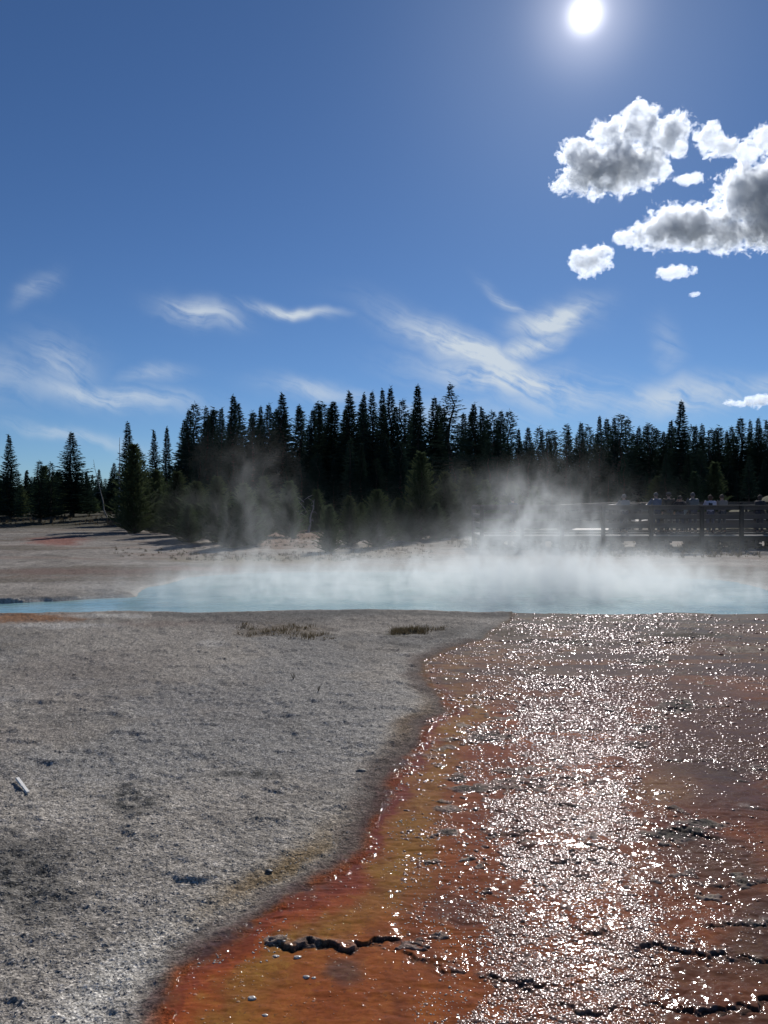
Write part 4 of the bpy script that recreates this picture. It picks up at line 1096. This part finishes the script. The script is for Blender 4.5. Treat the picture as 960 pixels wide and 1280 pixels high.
# ------------------------------------------------------------------ cumulus clouds (voxel volumes)
CLD = 1500.
def cpt(px, py, dd=0): r = ray(px, py); r = r/r.y; return r*(CLD+dd)
def cloud(label, blobs, seed, dens=.030, amp=1.0, res_m=1.3, depth=1.15, fine=1.0):
    """blobs: px, py, rx px, ry px"""
    c0 = cpt(sum(b[0] for b in blobs)/len(blobs), sum(b[1] for b in blobs)/len(blobs)); k = CLD/F
    B = [(cpt(b[0], b[1], (i % 3-1)*6)-c0, b[2]*k, b[3]*k) for i, b in enumerate(blobs)]
    pad = 16
    lo = [min(p[i]-(rx, min(rx, ry*1.3)*depth, ry)[i] for p, rx, ry in B)-pad*(.5+.5*min(1, B[0][2]/30)) for i in range(3)]
    hi = [max(p[i]+(rx, min(rx, ry*1.3)*depth, ry)[i] for p, rx, ry in B)+pad*(.5+.5*min(1, B[0][2]/30)) for i in range(3)]
    def field(n, pos):
        p2 = n.vm('ADD', pos, (seed*313.1, seed*171.7, seed*91.3))
        wv = n.vm('MULTIPLY', n.vm('SUBTRACT', n.noise(p2, .030, 3, .6, 0, 1), (.5,.5,.5)), (30.*amp, 24.*amp, 26.*amp))
        q = n.vm('ADD', pos, wv)
        best = None
        for p, rx, ry in B:
            v = n.vm('DIVIDE', n.vm('SUBTRACT', q, tuple(p)), (rx, min(rx, ry*1.3)*depth, ry))
            L = n.vm('LENGTH', v, None, 1)
            best = L if best is None else n.add('ShaderNodeMath', {0: best, 1: L, 2: .15}, 0, operation='SMOOTH_MIN')
        nz = n.noise(q, .036*fine, 9, .76, .25)
        f = n.m('ADD', n.m('SUBTRACT', 1., best), n.m('MULTIPLY', n.m('SUBTRACT', nz, .49), 4.0))
        return n.m('ADD', n.m('MULTIPLY', f, .5), .4, None, True)
    res = [max(12, min(260, int((hi[i]-lo[i])/res_m))) for i in range(3)]
    return gn_volume('cloud', M_cloud, lo, hi, res, field, label, 'cloud', 'thing', 'puffy clouds below the sun', c0, iso=.5)
M_cloud = vol_mat('cumulus_cloud', .056, (.90,.945,1.0), .54, True)
cloud('large puffy cloud with a dark oval heart, nearest below the sun',
      [(735,212,34,26),(770,208,42,30),(805,205,30,26),(720,190,20,16),(765,165,28,16),(800,158,32,20),(838,165,24,24),(800,135,14,10),(848,182,12,14),(700,228,12,12)], 1)
cloud('broad grey-hearted cloud stretching to the photo\'s right edge',
      [(835,285,36,24),(870,283,40,26),(910,290,36,22),(950,285,40,24),(935,240,36,36),(970,235,40,40),(790,296,22,12),(1010,270,40,40)], 2)
cloud('ragged thin cloud right of the large puffy one', [(885,170,14,20),(905,182,18,14),(935,190,20,10),(960,172,26,14),(990,165,26,20)], 3, amp=1.1)
cloud('small round puff at the lower left of the cloud group', [(738,325,26,16),(722,318,12,8),(752,312,10,8)], 4, amp=.6, res_m=1.1)
cloud('small flat puff below the broad grey-hearted cloud', [(842,338,24,8)], 5, amp=.5, res_m=1.1)
cloud('tiny scrap of cloud between the two largest clouds', [(862,222,20,6)], 6, amp=.5, res_m=1.0)
cloud('low puffy cloud over the trees at the right edge', [(925,503,20,5),(950,498,22,8),(980,500,24,9)], 7, amp=.5, res_m=1.1)
cloud('tiny wisp below the flat puff', [(868,366,8,3)], 8, amp=.4, res_m=1.0)

# ------------------------------------------------------------------ sky, sun, camera
w = bpy.data.worlds.new('World'); SC.world = w; w.use_nodes = True; w.node_tree.nodes.clear(); n = NT(w.node_tree)
sky = n.add('ShaderNodeTexSky', None, 0, sky_type='NISHITA', sun_disc=False, sun_elevation=SUN_EL, sun_rotation=SUN_AZ, altitude=2300, air_density=1.0, dust_density=.6, ozone_density=2.2)
gen = n.add('ShaderNodeTexCoord', None, 'Generated'); D = n.vm('NORMALIZE', gen)
cosd = n.vm('DOT_PRODUCT', D, tuple(SUN_DIR), 1)
def cgl(deg0, deg1): return n.sm(cosd, math.cos(R(deg1)), math.cos(R(deg0)))
# cirrus veil on a high layer: masks by direction, fibres by noise
sp = n.add('ShaderNodeSeparateXYZ', {0: D}, None); yy = n.m('MAXIMUM', sp.outputs[1], .05)
U = n.m('DIVIDE', sp.outputs[0], yy); Vv = n.m('DIVIDE', sp.outputs[2], yy)
uv = n.add('ShaderNodeCombineXYZ', {0: U, 1: Vv, 2: 0.})
wr = n.vm('MULTIPLY', n.vm('SUBTRACT', n.noise(uv, 9., 3, .55, 0, 1), (.5,.5,.5)), (.07,.05,0.))
uw = n.vm('ADD', uv, wr)
CIR = [(590,440,95,20,-22,1.0),(640,475,100,22,-8,.9),(660,430,60,16,20,.7),(692,398,46,17,12,.95),(640,375,36,7,-35,.4),(250,388,44,14,-14,.6),(362,387,48,6,-8,.85),(130,492,110,15,-8,.55),(75,455,48,30,-20,.35),
       (90,542,75,10,-10,.4),(45,360,26,14,35,.25),(850,500,85,22,6,.6),(835,440,18,34,10,.2),(395,492,60,13,-8,.45),(700,500,100,18,0,.4),(560,520,120,20,0,.25),(960,480,50,14,10,.35),(10,470,50,30,-10,.25),(200,470,40,10,0,.3)]
tot = None
for (px, py, rx, ry, a, s) in CIR:
    r0 = ray(px, py); cu, cv = r0.x/r0.y, r0.z/r0.y
    q = n.vm('SUBTRACT', uw, (cu, cv, 0)); rot = n.add('ShaderNodeVectorRotate', {0: q, 3: R(a) }, 0, rotation_type='Z_AXIS') if False else None
    nd = n.n.new('ShaderNodeVectorRotate'); nd.rotation_type = 'Z_AXIS'; n.l.new(q, nd.inputs['Vector']); nd.inputs['Angle'].default_value = -R(a)
    L = n.vm('LENGTH', n.vm('DIVIDE', nd.outputs[0], (rx/F, ry/F, 1.)), None, 1)
    g = n.m('MULTIPLY', n.m('EXPONENT', n.m('MULTIPLY', n.m('MULTIPLY', L, L), -1.1)), s)
    tot = g if tot is None else n.m('MAXIMUM', tot, g)
fr = n.n.new('ShaderNodeVectorRotate'); fr.rotation_type = 'Z_AXIS'; n.l.new(uw, fr.inputs['Vector']); fr.inputs['Angle'].default_value = R(22)
fib = n.noise(n.vm('MULTIPLY', fr.outputs[0], (8., 62., 1.)), 1., 5, .62, .4); fib2 = n.noise(uw, 24., 4, .6)
fb = n.m('MULTIPLY', n.sm(n.m('ADD', n.m('MULTIPLY', fib, .6), n.m('MULTIPLY', fib2, .4)), .30, .60), 1.)
cir = n.m('MULTIPLY', tot, fb); cir = n.m('MULTIPLY', cir, n.sm(sp.outputs[1], .0, .2), None, True)
veil = n.m('MINIMUM', n.m('MULTIPLY', cir, 1.3), .92)
skyt = n.mixc(1., sky, (.63,.89,1.20), 'MULTIPLY')
lum = n.mixc(veil, skyt, (11.,12.3,13.6))
# aureole and disc of the sun
g1 = n.m('POWER', n.m('MAXIMUM', cosd, 0.), 900.); g2 = n.m('POWER', n.m('MAXIMUM', cosd, 0.), 90.); disc = n.m('POWER', n.m('MAXIMUM', cosd, 0.), 9000.)
k = n.m('ADD', n.m('MULTIPLY', g1, 6.5), n.m('ADD', n.m('MULTIPLY', g2, 1.2), n.m('MULTIPLY', disc, 30.)))
sunc = n.mixc(1., (1.,.96,.98), n.add('ShaderNodeCombineColor', {0: k, 1: k, 2: k}), 'MULTIPLY')
allc = n.mixc(1., lum, sunc, 'ADD')
SKY_STR = .056
bg = n.add('ShaderNodeBackground', {'Color': allc, 'Strength': SKY_STR})
wo = n.n.new('ShaderNodeOutputWorld'); n.l.new(bg, wo.inputs[0])

L = bpy.data.lights.new('sun', 'SUN'); L.energy = 4.2; L.angle = R(.53); L.color = (1, .955, .90)
lo = link(bpy.data.objects.new('sun', L)); lo.rotation_euler = (-SUN_DIR).to_track_quat('-Z', 'Y').to_euler()

cam = bpy.data.cameras.new('camera'); co = link(bpy.data.objects.new('camera', cam)); SC.camera = co
co.location = (0, 0, CAMH); co.rotation_euler = (R(90)-PIT, 0, 0)
cam.sensor_fit = 'VERTICAL'; cam.sensor_height = 36; cam.lens = 27.0; cam.clip_start = .05; cam.clip_end = 20000
SC.render.resolution_x, SC.render.resolution_y = 768, 1024
vs = SC.view_settings; vs.view_transform = 'Standard'; vs.look = 'None'; vs.exposure = 0.0; vs.gamma = 1; vs.use_curve_mapping = False
SC.render.engine = 'CYCLES'; cy = SC.cycles
cy.max_bounces = 6; cy.diffuse_bounces = 3; cy.glossy_bounces = 3; cy.transmission_bounces = 3; cy.volume_bounces = 3; cy.transparent_max_bounces = 64
cy.volume_step_rate = 1.6; cy.volume_max_steps = 512; cy.sample_clamp_indirect = 3.0; cy.use_denoising = True; cy.denoiser = 'OPENIMAGEDENOISE'; cy.denoising_prefilter = 'ACCURATE'
cy.caustics_reflective = False; cy.caustics_refractive = False
